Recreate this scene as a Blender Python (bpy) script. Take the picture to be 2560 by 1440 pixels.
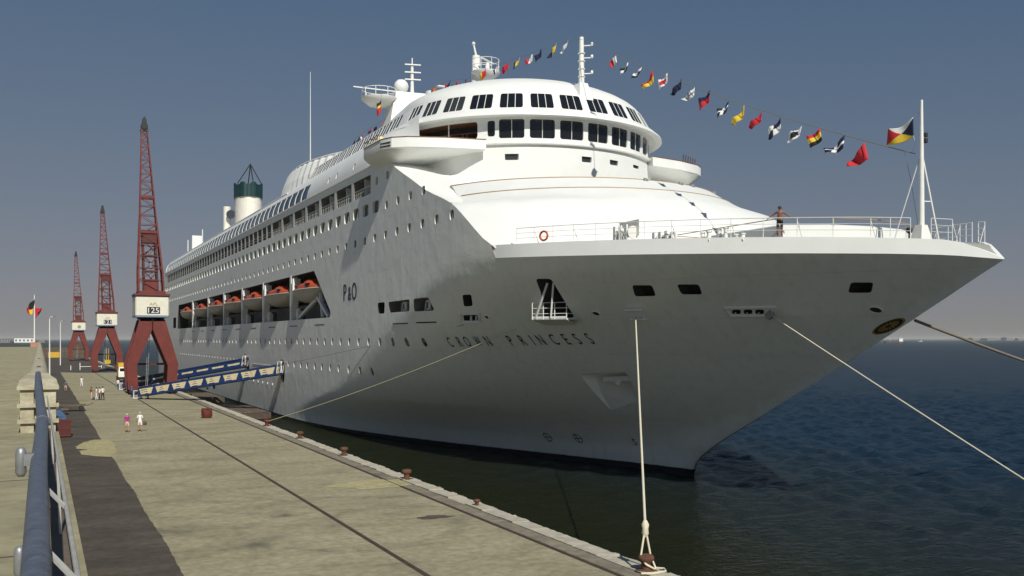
import bpy, bmesh, math, random
from mathutils import Vector, Matrix
from mathutils.geometry import delaunay_2d_cdt
random.seed(7)
PI = math.pi
for o in list(bpy.data.objects): bpy.data.objects.remove(o)
S = bpy.context.scene
COL = S.collection

# ------------------------------------------------------------------ camera, sky, sun, exposure
cd = bpy.data.cameras.new('camera'); cam = bpy.data.objects.new('camera', cd); COL.objects.link(cam)
cam.location = (0, 0, 8.1); cam.rotation_euler = (PI / 2, 0, -math.atan(1180 / 2400))
cd.sensor_width = 36; cd.lens = 33.75; cd.shift_y = 0.05; cd.clip_start = .1; cd.clip_end = 60000
S.camera = cam
SUN = Vector((0.125, 1.18, -1.0)).normalized()           # the way the light travels
W = bpy.data.worlds.new('World'); S.world = W; W.use_nodes = True
nt = W.node_tree; bg = nt.nodes['Background']
sky = nt.nodes.new('ShaderNodeTexSky'); sky.sky_type = 'NISHITA'; sky.sun_disc = False
sky.sun_elevation = math.asin(-SUN.z); sky.sun_rotation = math.atan2(-SUN.x, -SUN.y)
sky.altitude = 0; sky.air_density = 1.0; sky.dust_density = 0.3; sky.ozone_density = 3.0
# hazy summer sky: soft shoulder on the brightest radiances (c / (1 + .32 c)), a little less saturated
dv = nt.nodes.new('ShaderNodeVectorMath'); dv.operation = 'MULTIPLY_ADD'; dv.inputs[1].default_value = (.32, .32, .32); dv.inputs[2].default_value = (1, 1, 1)
nt.links.new(sky.outputs[0], dv.inputs[0]); dq = nt.nodes.new('ShaderNodeVectorMath'); dq.operation = 'DIVIDE'; nt.links.new(sky.outputs[0], dq.inputs[0]); nt.links.new(dv.outputs[0], dq.inputs[1])
hs = nt.nodes.new('ShaderNodeHueSaturation'); hs.inputs['Saturation'].default_value = 1.3; hs.inputs['Value'].default_value = 1.0
tn = nt.nodes.new('ShaderNodeVectorMath'); tn.operation = 'MULTIPLY'; tn.inputs[1].default_value = (.995, .975, 1.08); nt.links.new(dq.outputs[0], tn.inputs[0]); nt.links.new(tn.outputs[0], hs.inputs['Color']); nt.links.new(hs.outputs[0], bg.inputs[0]); bg.inputs[1].default_value = 0.108
sd = bpy.data.lights.new('sun', 'SUN'); sun = bpy.data.objects.new('sun', sd); COL.objects.link(sun)
sd.energy = 4.5; sd.angle = math.radians(.53); sd.color = (1, .968, .88)
sun.rotation_euler = SUN.to_track_quat('-Z', 'Y').to_euler(); sun.location = (0, -50, 80)
S.view_settings.view_transform = 'Standard'; S.view_settings.look = 'None'; S.view_settings.exposure = 0; S.view_settings.gamma = 1
S.view_settings.use_curve_mapping = False

# ------------------------------------------------------------------ materials
def mat(name, col, rough=.6, metal=0, var=0, vscale=1.0, bump=0, bscale=8.0, spec=.5, col2=None, stretch=(1, 1, 1), emit=None):
    m = bpy.data.materials.new(name); m.use_nodes = True; N = m.node_tree.nodes; L = m.node_tree.links
    p = N['Principled BSDF']; p.inputs['Base Color'].default_value = (*col, 1); p.inputs['Roughness'].default_value = rough
    p.inputs['Metallic'].default_value = metal; p.inputs['Specular IOR Level'].default_value = spec
    if var or bump:
        tc = N.new('ShaderNodeNewGeometry'); mp = N.new('ShaderNodeMapping'); mp.inputs['Scale'].default_value = stretch
        L.new(tc.outputs['Position'], mp.inputs[0])
    if var:
        n = N.new('ShaderNodeTexNoise'); n.inputs['Scale'].default_value = vscale; n.inputs['Detail'].default_value = 7; n.inputs['Roughness'].default_value = .65
        L.new(mp.outputs[0], n.inputs['Vector'])
        r = N.new('ShaderNodeValToRGB'); r.color_ramp.elements[0].position = .3; r.color_ramp.elements[1].position = .7
        c2 = col2 or tuple(max(0, c * (1 - var)) for c in col)
        r.color_ramp.elements[0].color = (*c2, 1); r.color_ramp.elements[1].color = (*col, 1)
        L.new(n.outputs[0], r.inputs[0]); L.new(r.outputs[0], p.inputs['Base Color'])
    if bump:
        n2 = N.new('ShaderNodeTexNoise'); n2.inputs['Scale'].default_value = bscale; n2.inputs['Detail'].default_value = 5
        L.new(mp.outputs[0], n2.inputs['Vector'])
        b = N.new('ShaderNodeBump'); b.inputs['Strength'].default_value = bump; b.inputs['Distance'].default_value = .05
        L.new(n2.outputs[0], b.inputs['Height']); L.new(b.outputs[0], p.inputs['Normal'])
    if emit:
        p.inputs['Emission Color'].default_value = (*emit, 1); p.inputs['Emission Strength'].default_value = 1
    return m
M = {}
M['white'] = mat('white_paint', (.80, .81, .78), .42, var=.07, vscale=.6, bump=.04, bscale=.9)
M['trim'] = mat('white_trim', (.78, .78, .74), .45, var=.1, vscale=2)
M['cream'] = mat('cream_paint', (.78, .75, .66), .5, var=.12, vscale=1.5)
M['glass'] = mat('dark_glass', (.012, .014, .018), .06, var=.4, vscale=.35, spec=.6)
M['glass2'] = mat('paler_glass', (.05, .055, .055), .12, var=.5, vscale=.25, spec=.7)
M['void'] = mat('shaded_interior', (.03, .028, .026), .9, var=.5, vscale=.8)  # near-black colour stands in for the shade deep inside openings
M['greyin'] = mat('dim_interior', (.22, .21, .2), .8, var=.4, vscale=.6)  # mid grey stands in for the dimmer light inside balconies and decks
M['wood'] = mat('varnished_wood', (.22, .10, .045), .45, var=.4, vscale=3)
M['brown'] = mat('brown_line', (.33, .22, .12), .6)
M['navy'] = mat('navy_paint', (.012, .02, .045), .5)
M['black'] = mat('black_paint', (.012, .012, .013), .6)
M['redcrane'] = mat('oxide_red_paint', (.17, .025, .018), .55, var=.45, vscale=.7, bump=.15, bscale=2)
M['darkred'] = mat('dark_red_paint', (.10, .018, .016), .6, var=.4, vscale=1)
M['orange'] = mat('orange_grp', (.55, .08, .016), .45, var=.25, vscale=1.2)
M['boat'] = mat('pale_grp', (.50, .48, .42), .45, var=.2, vscale=.9)
M['concrete'] = mat('concrete', (.45, .42, .33), .9, var=.3, vscale=.8, bump=.4, bscale=9)
M['coping'] = mat('coping_stone', (.50, .46, .37), .9, var=.35, vscale=1.6, bump=.8, bscale=6)
M['parapet'] = mat('weathered_plaster', (.52, .49, .36), .88, var=.5, vscale=3.2, bump=.4, bscale=14, col2=(.27, .23, .15))
M['steel'] = mat('rusty_steel', (.09, .06, .045), .7, var=.5, vscale=2)
M['rust'] = mat('rusted_iron', (.15, .065, .035), .85, var=.55, vscale=6, bump=.6, bscale=20)
M['galv'] = mat('galvanised_steel', (.34, .35, .36), .45, metal=.5, var=.3, vscale=12)
M['pipe'] = mat('blue_grey_paint', (.125, .145, .19), .5, var=.45, vscale=9, bump=.25, bscale=40)
M['palebar'] = mat('pale_grey_bar', (.42, .42, .40), .6, var=.3, vscale=9)
M['blue'] = mat('blue_paint', (.014, .042, .15), .5, var=.3, vscale=1)
M['slat'] = mat('cream_slat', (.72, .62, .38), .6, var=.15, vscale=2)
M['rope'] = mat('pale_rope', (.72, .66, .50), .9, var=.2, vscale=10)
M['ropedark'] = mat('dark_rope', (.22, .19, .14), .9, var=.3, vscale=6)
M['green'] = mat('dark_green_paint', (.006, .04, .042), .5, var=.3, vscale=.6)
M['timber'] = mat('weathered_timber', (.16, .12, .085), .85, var=.5, vscale=1.2, bump=.4, bscale=6)
M['yellow'] = mat('yellow_paint', (.62, .38, .03), .5, var=.2, vscale=1)
M['fyellow'] = mat('yellow_cloth', (.75, .52, .04), .8)
M['fred'] = mat('red_cloth', (.52, .02, .03), .8)
M['fnavy'] = mat('navy_cloth', (.012, .014, .05), .8)
M['fwhite'] = mat('white_cloth', (.74, .74, .72), .8)
M['fblack'] = mat('black_cloth', (.01, .01, .012), .8)
M['forange'] = mat('orange_cloth', (.62, .16, .03), .8)
M['skin'] = mat('skin', (.38, .2, .13), .6)
M['tan'] = mat('tanned_skin', (.20, .075, .04), .5)
M['hair'] = mat('dark_hair', (.02, .014, .01), .6)
M['greyhair'] = mat('grey_hair', (.45, .43, .40), .6)
M['magenta'] = mat('magenta_cloth', (.36, .01, .20), .8)
M['beige'] = mat('beige_cloth', (.55, .45, .33), .8)
M['denim'] = mat('blue_denim', (.05, .10, .22), .8)
M['gold'] = mat('gold_paint', (.45, .27, .05), .45)
M['land'] = mat('distant_land', (.10, .115, .105), .95, var=.4, vscale=.01)
M['landbld'] = mat('distant_buildings', (.24, .22, .20), .9)

# hull plating: broad plate undulation, faint vertical streaks and plate seams
def hull_mat():
    m = bpy.data.materials.new('hull_plating'); m.use_nodes = True; N = m.node_tree.nodes; L = m.node_tree.links
    p = N['Principled BSDF']; p.inputs['Roughness'].default_value = .38
    g = N.new('ShaderNodeNewGeometry'); sx = N.new('ShaderNodeSeparateXYZ'); L.new(g.outputs['Position'], sx.inputs[0])
    cb = N.new('ShaderNodeCombineXYZ'); L.new(sx.outputs['Y'], cb.inputs[0]); L.new(sx.outputs['Z'], cb.inputs[1])
    br = N.new('ShaderNodeTexBrick'); br.inputs['Scale'].default_value = 1; br.inputs['Mortar Size'].default_value = .02; br.inputs['Mortar Smooth'].default_value = .6
    br.inputs['Brick Width'].default_value = 9.1; br.inputs['Row Height'].default_value = 2.35
    br.inputs['Color1'].default_value = (.81, .82, .77, 1); br.inputs['Color2'].default_value = (.785, .795, .745, 1); br.inputs['Mortar'].default_value = (.72, .73, .67, 1)
    L.new(cb.outputs[0], br.inputs['Vector'])
    mp = N.new('ShaderNodeMapping'); mp.inputs['Scale'].default_value = (1, .9, .09); L.new(g.outputs['Position'], mp.inputs[0])
    n = N.new('ShaderNodeTexNoise'); n.inputs['Scale'].default_value = 1.6; n.inputs['Detail'].default_value = 6; n.inputs['Roughness'].default_value = .7
    L.new(mp.outputs[0], n.inputs['Vector'])
    r = N.new('ShaderNodeValToRGB'); r.color_ramp.elements[0].position = .28; r.color_ramp.elements[1].position = .52
    r.color_ramp.elements[0].color = (.90, .89, .85, 1); r.color_ramp.elements[1].color = (1, 1, 1, 1); L.new(n.outputs[0], r.inputs[0])
    mx = N.new('ShaderNodeMix'); mx.data_type = 'RGBA'; mx.blend_type = 'MULTIPLY'; mx.inputs[0].default_value = 1
    L.new(br.outputs['Color'], mx.inputs[6]); L.new(r.outputs[0], mx.inputs[7])
    nb_ = N.new('ShaderNodeTexNoise'); nb_.inputs['Scale'].default_value = .8; nb_.inputs['Detail'].default_value = 5; L.new(g.outputs['Position'], nb_.inputs['Vector'])
    wl = N.new('ShaderNodeMath'); wl.operation = 'MULTIPLY_ADD'; wl.inputs[1].default_value = -.10; L.new(nb_.outputs[0], wl.inputs[0]); L.new(sx.outputs['Z'], wl.inputs[2])
    bt = N.new('ShaderNodeMapRange'); bt.inputs['From Min'].default_value = -1.52; bt.inputs['From Max'].default_value = -1.46; L.new(wl.outputs[0], bt.inputs['Value'])
    bx = N.new('ShaderNodeMix'); bx.data_type = 'RGBA'; bx.inputs[6].default_value = (.018, .02, .026, 1); L.new(bt.outputs[0], bx.inputs[0]); L.new(mx.outputs[2], bx.inputs[7])   # dark boot-top paint at the waterline
    ru = N.new('ShaderNodeTexNoise'); ru.inputs['Scale'].default_value = .9; ru.inputs['Detail'].default_value = 8; ru.inputs['Roughness'].default_value = .75; mr_ = N.new('ShaderNodeMapping'); mr_.inputs['Scale'].default_value = (1, 1.6, .12); L.new(g.outputs['Position'], mr_.inputs[0]); L.new(mr_.outputs[0], ru.inputs['Vector'])
    rr_ = N.new('ShaderNodeMapRange'); rr_.inputs['From Min'].default_value = .66; rr_.inputs['From Max'].default_value = .80; rr_.inputs['To Max'].default_value = .18; L.new(ru.outputs[0], rr_.inputs['Value'])
    rx_ = N.new('ShaderNodeMix'); rx_.data_type = 'RGBA'; rx_.inputs[7].default_value = (.40, .33, .22, 1); L.new(rr_.outputs[0], rx_.inputs[0]); L.new(bx.outputs[2], rx_.inputs[6]); L.new(rx_.outputs[2], p.inputs['Base Color'])
    n2 = N.new('ShaderNodeTexNoise'); n2.inputs['Scale'].default_value = .55; n2.inputs['Detail'].default_value = 3; L.new(g.outputs['Position'], n2.inputs['Vector'])
    b1 = N.new('ShaderNodeBump'); b1.inputs['Strength'].default_value = .42; b1.inputs['Distance'].default_value = .12; L.new(n2.outputs[0], b1.inputs['Height'])
    b2 = N.new('ShaderNodeBump'); b2.inputs['Strength'].default_value = .4; b2.inputs['Distance'].default_value = .025; L.new(br.outputs['Fac'], b2.inputs['Height'])
    b2.invert = True; L.new(b1.outputs[0], b2.inputs['Normal']); L.new(b2.outputs[0], p.inputs['Normal'])
    return m
M['hull'] = hull_mat()

# ------------------------------------------------------------------ mesh helpers
class MB:
    def __init__(s): s.v = []; s.f = []; s.m = []
    def add(s, vs, fs, mi=0):
        n = len(s.v); s.v += [tuple(q) for q in vs]
        for f in fs: s.f.append(tuple(i + n for i in f)); s.m.append(mi)
    def box(s, x0, x1, y0, y1, z0, z1, mi=0):
        s.add([(x0, y0, z0), (x1, y0, z0), (x1, y1, z0), (x0, y1, z0), (x0, y0, z1), (x1, y0, z1), (x1, y1, z1), (x0, y1, z1)],
              [(3, 2, 1, 0), (4, 5, 6, 7), (0, 1, 5, 4), (1, 2, 6, 5), (2, 3, 7, 6), (3, 0, 4, 7)], mi)
    def bar(s, a, b, w, h=None, mi=0, up=(0, 0, 1), w2=None, h2=None):
        a, b = Vector(a), Vector(b); h = h or w; w2 = w2 or w; h2 = h2 or h
        d = (b - a).normalized(); u = Vector(up)
        if abs(d.dot(u)) > .98: u = Vector((0, 1, 0))
        sd_ = d.cross(u).normalized(); u = sd_.cross(d).normalized()
        vs = []
        for c, ww, hh in ((a, w, h), (b, w2, h2)):
            for i, j in ((-1, -1), (1, -1), (1, 1), (-1, 1)): vs.append(c + sd_ * (i * ww / 2) + u * (j * hh / 2))
        s.add(vs, [(0, 1, 2, 3), (7, 6, 5, 4), (0, 4, 5, 1), (1, 5, 6, 2), (2, 6, 7, 3), (3, 7, 4, 0)], mi)
    def tube(s, pts, r, n=6, mi=0, closed=False, cap=True):
        pts = [Vector(p) for p in pts]; k = len(pts); rs = r if isinstance(r, (list, tuple)) else [r] * k
        vs = []; u = None
        for i, p in enumerate(pts):
            a = pts[i - 1] if (i or closed) else p; b = pts[(i + 1) % k] if (i < k - 1 or closed) else p
            d = (b - a); d = d.normalized() if d.length > 1e-9 else Vector((0, 0, 1))
            if u is None: u = d.cross(Vector((0, 0, 1))) if abs(d.z) < .95 else d.cross(Vector((1, 0, 0)))
            u = (u - d * u.dot(d)).normalized(); w = d.cross(u)
            for j in range(n):
                t = 2 * PI * j / n; vs.append(p + (u * math.cos(t) + w * math.sin(t)) * rs[i])
        fs = []
        for i in range(k if closed else k - 1):
            for j in range(n):
                a = i * n + j; b = i * n + (j + 1) % n; c = ((i + 1) % k) * n
                fs.append((a, b, c + (j + 1) % n, c + j))
        if cap and not closed: fs += [tuple(range(n))[::-1], tuple((k - 1) * n + j for j in range(n))]
        s.add(vs, fs, mi)
    def lathe(s, c, prof, n=12, mi=0, axis='z'):
        vs = []
        for r, h in prof:
            for j in range(n):
                t = 2 * PI * j / n; q = (r * math.cos(t), r * math.sin(t), h)
                if axis == 'x': q = (q[2], q[0], q[1])
                if axis == 'y': q = (q[0], q[2], q[1])
                vs.append((c[0] + q[0], c[1] + q[1], c[2] + q[2]))
        k = len(prof); fs = [(i * n + j, i * n + (j + 1) % n, (i + 1) * n + (j + 1) % n, (i + 1) * n + j) for i in range(k - 1) for j in range(n)]
        if prof[0][0] > 1e-6: fs.append(tuple(range(n))[::-1])
        if prof[-1][0] > 1e-6: fs.append(tuple((k - 1) * n + j for j in range(n)))
        s.add(vs, fs, mi)
    def prism(s, poly, d, mi=0):                       # polygon of 3-D points pushed along d
        n = len(poly); d = Vector(d); vs = [Vector(p) for p in poly] + [Vector(p) + d for p in poly]
        s.add(vs, [tuple(range(n)), tuple(range(2 * n - 1, n - 1, -1))] + [(i, i + n, (i + 1) % n + n, (i + 1) % n) for i in range(n)], mi)
    def loft(s, rings, mi=0, close=True, caps=True):
        n = len(rings[0]); vs = [p for r in rings for p in r]; fs = []
        for i in range(len(rings) - 1):
            for j in range(n if close else n - 1):
                fs.append((i * n + j, i * n + (j + 1) % n, (i + 1) * n + (j + 1) % n, (i + 1) * n + j))
        if caps and close: fs += [tuple(range(n))[::-1], tuple(range((len(rings) - 1) * n, len(rings) * n))]
        s.add(vs, fs, mi)
    def mesh(s, name, mats, smooth=False, fix=True):
        me = bpy.data.meshes.new(name); me.from_pydata(s.v, [], s.f)
        for m in (mats if isinstance(mats, (list, tuple)) else [mats]): me.materials.append(M[m] if isinstance(m, str) else m)
        if s.m and max(s.m): me.polygons.foreach_set('material_index', s.m)
        if fix:
            bm = bmesh.new(); bm.from_mesh(me); bmesh.ops.recalc_face_normals(bm, faces=bm.faces); bm.to_mesh(me); bm.free()
        if smooth: smooth_by_angle(me, smooth if not isinstance(smooth, bool) else 40)
        me.update(); return me
    def build(s, name, mats, parent=None, smooth=False, fix=True):
        return link(name, s.mesh(name, mats, smooth, fix), parent)
def smooth_by_angle(me, deg):
    me.polygons.foreach_set('use_smooth', [True] * len(me.polygons))
    bm = bmesh.new(); bm.from_mesh(me); c = math.radians(deg)
    for e in bm.edges:
        e.smooth = not (len(e.link_faces) == 2 and e.calc_face_angle(0) > c)
    bm.to_mesh(me); bm.free()
def link(name, me, parent=None):
    o = bpy.data.objects.new(name, me); COL.objects.link(o)
    if parent: o.parent = parent; o.matrix_parent_inverse = Matrix.Translation(parent.location).inverted() if not parent.get('_local') else Matrix()
    return o
def tag(o, label=None, cat=None, group=None, kind=None):
    if label: o['label'] = label
    if cat: o['category'] = cat
    if group: o['group'] = group
    if kind: o['kind'] = kind
    return o
def empty(name, loc, label, cat, group=None, local=False, rz=0):
    o = bpy.data.objects.new(name, None); COL.objects.link(o); o.location = loc; o.rotation_euler = (0, 0, rz)
    if local: o['_local'] = 1
    return tag(o, label, cat, group)
def copy_tree(o, parent=None):
    c = o.copy(); COL.objects.link(c)
    if parent: c.parent = parent
    for ch in [q for q in bpy.data.objects if q.parent == o]: copy_tree(ch, c)
    return c
def sm(a, b, v): t = max(0, min(1, (v - a) / (b - a))); return t * t * (3 - 2 * t)
def inpoly(p, poly):
    x, y = p; r = False; n = len(poly)
    for i in range(n):
        x1, y1 = poly[i]; x2, y2 = poly[i - 1]
        if (y1 > y) != (y2 > y) and x < (x2 - x1) * (y - y1) / (y2 - y1) + x1: r = not r
    return r
def densify(poly, step):
    out = []
    for i in range(len(poly)):
        a, b = poly[i], poly[(i + 1) % len(poly)]; d = math.hypot(b[0] - a[0], b[1] - a[1]); k = max(1, int(d / step))
        out += [(a[0] + (b[0] - a[0]) * j / k, a[1] + (b[1] - a[1]) * j / k) for j in range(k)]
    return out
def rrect(cx, cz, w, h, r, n=3, skew=0):
    out = []
    for sx, sz, a0 in ((1, 1, 0), (-1, 1, 90), (-1, -1, 180), (1, -1, 270)):
        for i in range(n + 1):
            a = math.radians(a0 + 90 * i / n); u = sx * (w / 2 - r) + r * math.cos(a); v = sz * (h / 2 - r) + r * math.sin(a)
            out.append((cx + u + skew * v, cz + v))
    return out
def rpoly(pts, r, n=2):                                   # polygon with rounded corners
    out = []; k = len(pts)
    for i in range(k):
        p, a, b = Vector(pts[i]), Vector(pts[i - 1]), Vector(pts[(i + 1) % k])
        da, db = (a - p), (b - p); rr = min(r, da.length * .45, db.length * .45); q0 = p + da.normalized() * rr; q1 = p + db.normalized() * rr
        for j in range(n + 1):
            t = j / n; q = q0 * (1 - t) ** 2 + p * 2 * t * (1 - t) + q1 * t * t; out.append((q.x, q.y))
    return out
def cdt_sheet(mb, outer, holes, pts, fmap, mi=0):
    """triangulated sheet with holes, mapped to space by fmap(u, v)"""
    vs = [Vector(p) for p in outer]; ed = [(i, (i + 1) % len(outer)) for i in range(len(outer))]
    for h in holes:
        n = len(vs); vs += [Vector(p) for p in h]; ed += [(n + i, n + (i + 1) % len(h)) for i in range(len(h))]
    vs += [Vector(p) for p in pts]
    v2, e2, f2, *_ = delaunay_2d_cdt(vs, ed, [], 0, 1e-4)
    bbs = [(min(p[0] for p in h), max(p[0] for p in h), min(p[1] for p in h), max(p[1] for p in h), h) for h in holes]
    bbs.sort(key=lambda b: b[0])
    fs = []
    for f in f2:
        c = (sum(v2[i][0] for i in f) / len(f), sum(v2[i][1] for i in f) / len(f))
        if not inpoly(c, outer): continue
        bad = False
        for b in bbs:
            if b[0] > c[0]: break
            if b[1] >= c[0] and b[2] <= c[1] <= b[3] and inpoly(c, b[4]): bad = True; break
        if not bad: fs.append(tuple(f))
    mb.add([fmap(v[0], v[1]) for v in v2], fs, mi)
def reveal(mb, hole, f0, f1, mi=0):                       # the thickness of an opening's edge
    n = len(hole); mb.add([f0(*p) for p in hole] + [f1(*p) for p in hole], [(i, (i + 1) % n, (i + 1) % n + n, i + n) for i in range(n)], mi)
def panel(hole, f):
    mb = MB(); mb.add([f(*p) for p in hole], [tuple(range(len(hole)))]); return mb
def orient_panel(o, ref):
    """make a flat panel face away from ref"""
    me = o.data
    for p in me.polygons:
        if p.normal.dot(Vector(p.center) - Vector(ref)) < 0: me.flip_normals(); break

# ------------------------------------------------------------------ hull shape
def lerp_table(t, v):
    if v <= t[0][0]: return t[0][1]
    for (a, p), (b, q) in zip(t, t[1:]):
        if v <= b: return p + (q - p) * (v - a) / (b - a)
    return t[-1][1]
STEM = [(-6, 58.2), (-1.8, 57.35), (-.73, 56.8), (.1, 55.6), (1.1, 53.75), (2.45, 50.95), (4.2, 47.5), (5.68, 44.4), (6.82, 42.2), (7.66, 40.5), (8.48, 38.9), (9.39, 37.1), (10.24, 35.6), (11.1, 33.88), (12.07, 32.0), (14.0, 28.6), (17, 26.5), (30, 26.5)]
FULL = [(-6, 124), (-1.8, 119), (2, 101), (5, 92), (8, 84), (12.5, 72), (14, 69.5), (17, 66.5), (30, 66.5)]
XC, HALF = 43.0, 15.6
def half_breadth(y, z):
    u = max(0, min(1, (z + 1.8) / 6.3)); zz = z if z > 4.5 else -1.8 + 6.3 * (-.85 * u ** 3 + 1.7 * u * u + .15 * u)      # sides upright at the waterline, flare above
    y0, y1 = lerp_table(STEM, zz), lerp_table(FULL, zz)
    if y > 255:
        w = min(1, (y - 255) / 29.0); aft = (1 - w ** 3.2) ** .5 if w < 1 else 0
    else: aft = 1
    d = y - lerp_table(STEM, z)
    if d <= 0: return 0.0
    t = (y - y0) / (y1 - y0); hol = .28 * max(0, min(1, (6 - zz) / 8))
    b1 = 0 if t <= 0 else HALF if t >= 1 else HALF * math.sin(math.pi / 2 * t) * (1 - hol * (1 - t) ** 4)
    if z > 3 or b1 > 5: return b1 * aft
    b2 = 2.2 * (1 - math.exp(-.34 * d / 2.2)); k = .35; h = max(0, k - abs(b1 - b2)) / k; w = 1 - max(0, min(1, (b1 - 3) / 2))
    return (b1 * (1 - w) + (max(b1, b2) + h * h * k * .25) * w) * aft

# ================================================================== setting: water, quay, terrace, far shore
def water_mat():
    m = bpy.data.materials.new('sea_water'); m.use_nodes = True; N = m.node_tree.nodes; L = m.node_tree.links
    p = N['Principled BSDF']; p.inputs['IOR'].default_value = 1.33; p.inputs['Roughness'].default_value = .14; p.inputs['Specular IOR Level'].default_value = .17
    g = N.new('ShaderNodeNewGeometry'); sx = N.new('ShaderNodeSeparateXYZ'); L.new(g.outputs['Position'], sx.inputs[0])
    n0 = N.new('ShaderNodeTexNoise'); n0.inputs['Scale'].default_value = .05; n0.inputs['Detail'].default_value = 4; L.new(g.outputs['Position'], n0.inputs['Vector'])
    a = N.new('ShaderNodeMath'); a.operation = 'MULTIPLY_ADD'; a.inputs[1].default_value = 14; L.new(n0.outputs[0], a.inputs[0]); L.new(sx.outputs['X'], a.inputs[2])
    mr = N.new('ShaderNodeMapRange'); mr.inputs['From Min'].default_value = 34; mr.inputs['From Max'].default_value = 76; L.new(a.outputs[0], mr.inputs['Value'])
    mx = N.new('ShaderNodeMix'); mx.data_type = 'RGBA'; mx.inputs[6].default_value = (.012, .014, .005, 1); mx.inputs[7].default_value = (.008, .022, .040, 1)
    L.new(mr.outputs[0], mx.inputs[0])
    N.remove(p); fr = N.new('ShaderNodeFresnel'); fr.inputs[0].default_value = 1.33; df = N.new('ShaderNodeBsdfDiffuse'); L.new(mx.outputs[2], df.inputs[0]); gl = N.new('ShaderNodeBsdfGlossy'); gl.inputs['Roughness'].default_value = .12; gl.inputs[0].default_value = (.9, .97, 1, 1)
    fk = N.new('ShaderNodeMath'); fk.operation = 'MULTIPLY'; fk.inputs[1].default_value = .38; L.new(fr.outputs[0], fk.inputs[0]); ms = N.new('ShaderNodeMixShader'); L.new(fk.outputs[0], ms.inputs[0]); L.new(df.outputs[0], ms.inputs[1]); L.new(gl.outputs[0], ms.inputs[2]); L.new(ms.outputs[0], N['Material Output'].inputs[0])
    hgt = None
    for sc, st, dist, stretch in ((1.3, .8, .2, (1, 1.8, 1)), (4.0, .9, .06, (1, 1.5, 1))):
        mp = N.new('ShaderNodeMapping'); mp.inputs['Scale'].default_value = stretch; mp.inputs['Rotation'].default_value = (0, 0, .5); L.new(g.outputs['Position'], mp.inputs[0])
        n = N.new('ShaderNodeTexNoise'); n.inputs['Scale'].default_value = sc; n.inputs['Detail'].default_value = 3; L.new(mp.outputs[0], n.inputs['Vector'])
        b = N.new('ShaderNodeBump'); b.inputs['Strength'].default_value = st; b.inputs['Distance'].default_value = dist; L.new(n.outputs[0], b.inputs['Height'])
        if hgt: L.new(hgt.outputs[0], b.inputs['Normal'])
        hgt = b
    for nd in (fr, df, gl): L.new(hgt.outputs[0], nd.inputs['Normal'])
    return m
M['water'] = water_mat()
import numpy as np
def axis(a, m, b, st):
    v = list(np.arange(a, m, st)); s_ = st
    while v[-1] < b: s_ *= 1.055; v.append(v[-1] + s_)
    v[-1] = b; return np.array(v)
WX0, WX1, WY0, WY1 = 17.0, 700.0, -40.0, 800.0
gx, gy = axis(WX0, 125, WX1, .45), axis(WY0, 115, WY1, .45); X, Y = np.meshgrid(gx, gy, indexing='ij'); Z = np.zeros_like(X); wr = random.Random(21)
for i in range(34):                                           # short choppy wind waves
    lam = 1.35 * 1.075 ** (i % 17) + wr.uniform(0, .5); th = wr.gauss(2.2, .55); k = 2 * PI / lam; ph = k * (X * math.cos(th) + Y * math.sin(th)) + wr.uniform(0, 6.3)
    ph = ph + .9 * np.sin(X * wr.uniform(.02, .07) + Y * wr.uniform(.02, .07) + i); Z += (.0096 * lam) * (1 - 2 * np.abs(np.sin(ph / 2)) ** 1.2)
lee = np.clip((X - 24) / 34, .12, 1); far_ = np.clip((560 - np.maximum(X, Y)) / 350, 0, 1); far_[-1, :] = 0; far_[:, -1] = 0; far_[:, 0] = 0
Z = -1.8 + Z * lee * far_; nx, ny = X.shape
me = bpy.data.meshes.new('water'); co = np.stack([X, Y, Z], -1).reshape(-1, 3); idx = np.arange(nx * ny).reshape(nx, ny)
q = np.stack([idx[:-1, :-1], idx[1:, :-1], idx[1:, 1:], idx[:-1, 1:]], -1).reshape(-1, 4)
fv = [(-20000, -3000, -1.8), (30000, -3000, -1.8), (30000, 30000, -1.8), (-20000, 30000, -1.8), (WX0, WY0, -1.8), (WX1, WY0, -1.8), (WX1, WY1, -1.8), (WX0, WY1, -1.8)]; b0 = len(co)
me.from_pydata(np.vstack([co, np.array(fv)]).tolist(), [], q.tolist() + [tuple(b0 + j for j in f) for f in ((0, 1, 5, 4), (1, 2, 6, 5), (2, 3, 7, 6), (3, 0, 4, 7))])
me.polygons.foreach_set('use_smooth', [True] * len(me.polygons)); me.materials.append(M['water']); tag(link('water', me), kind='structure')

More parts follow.
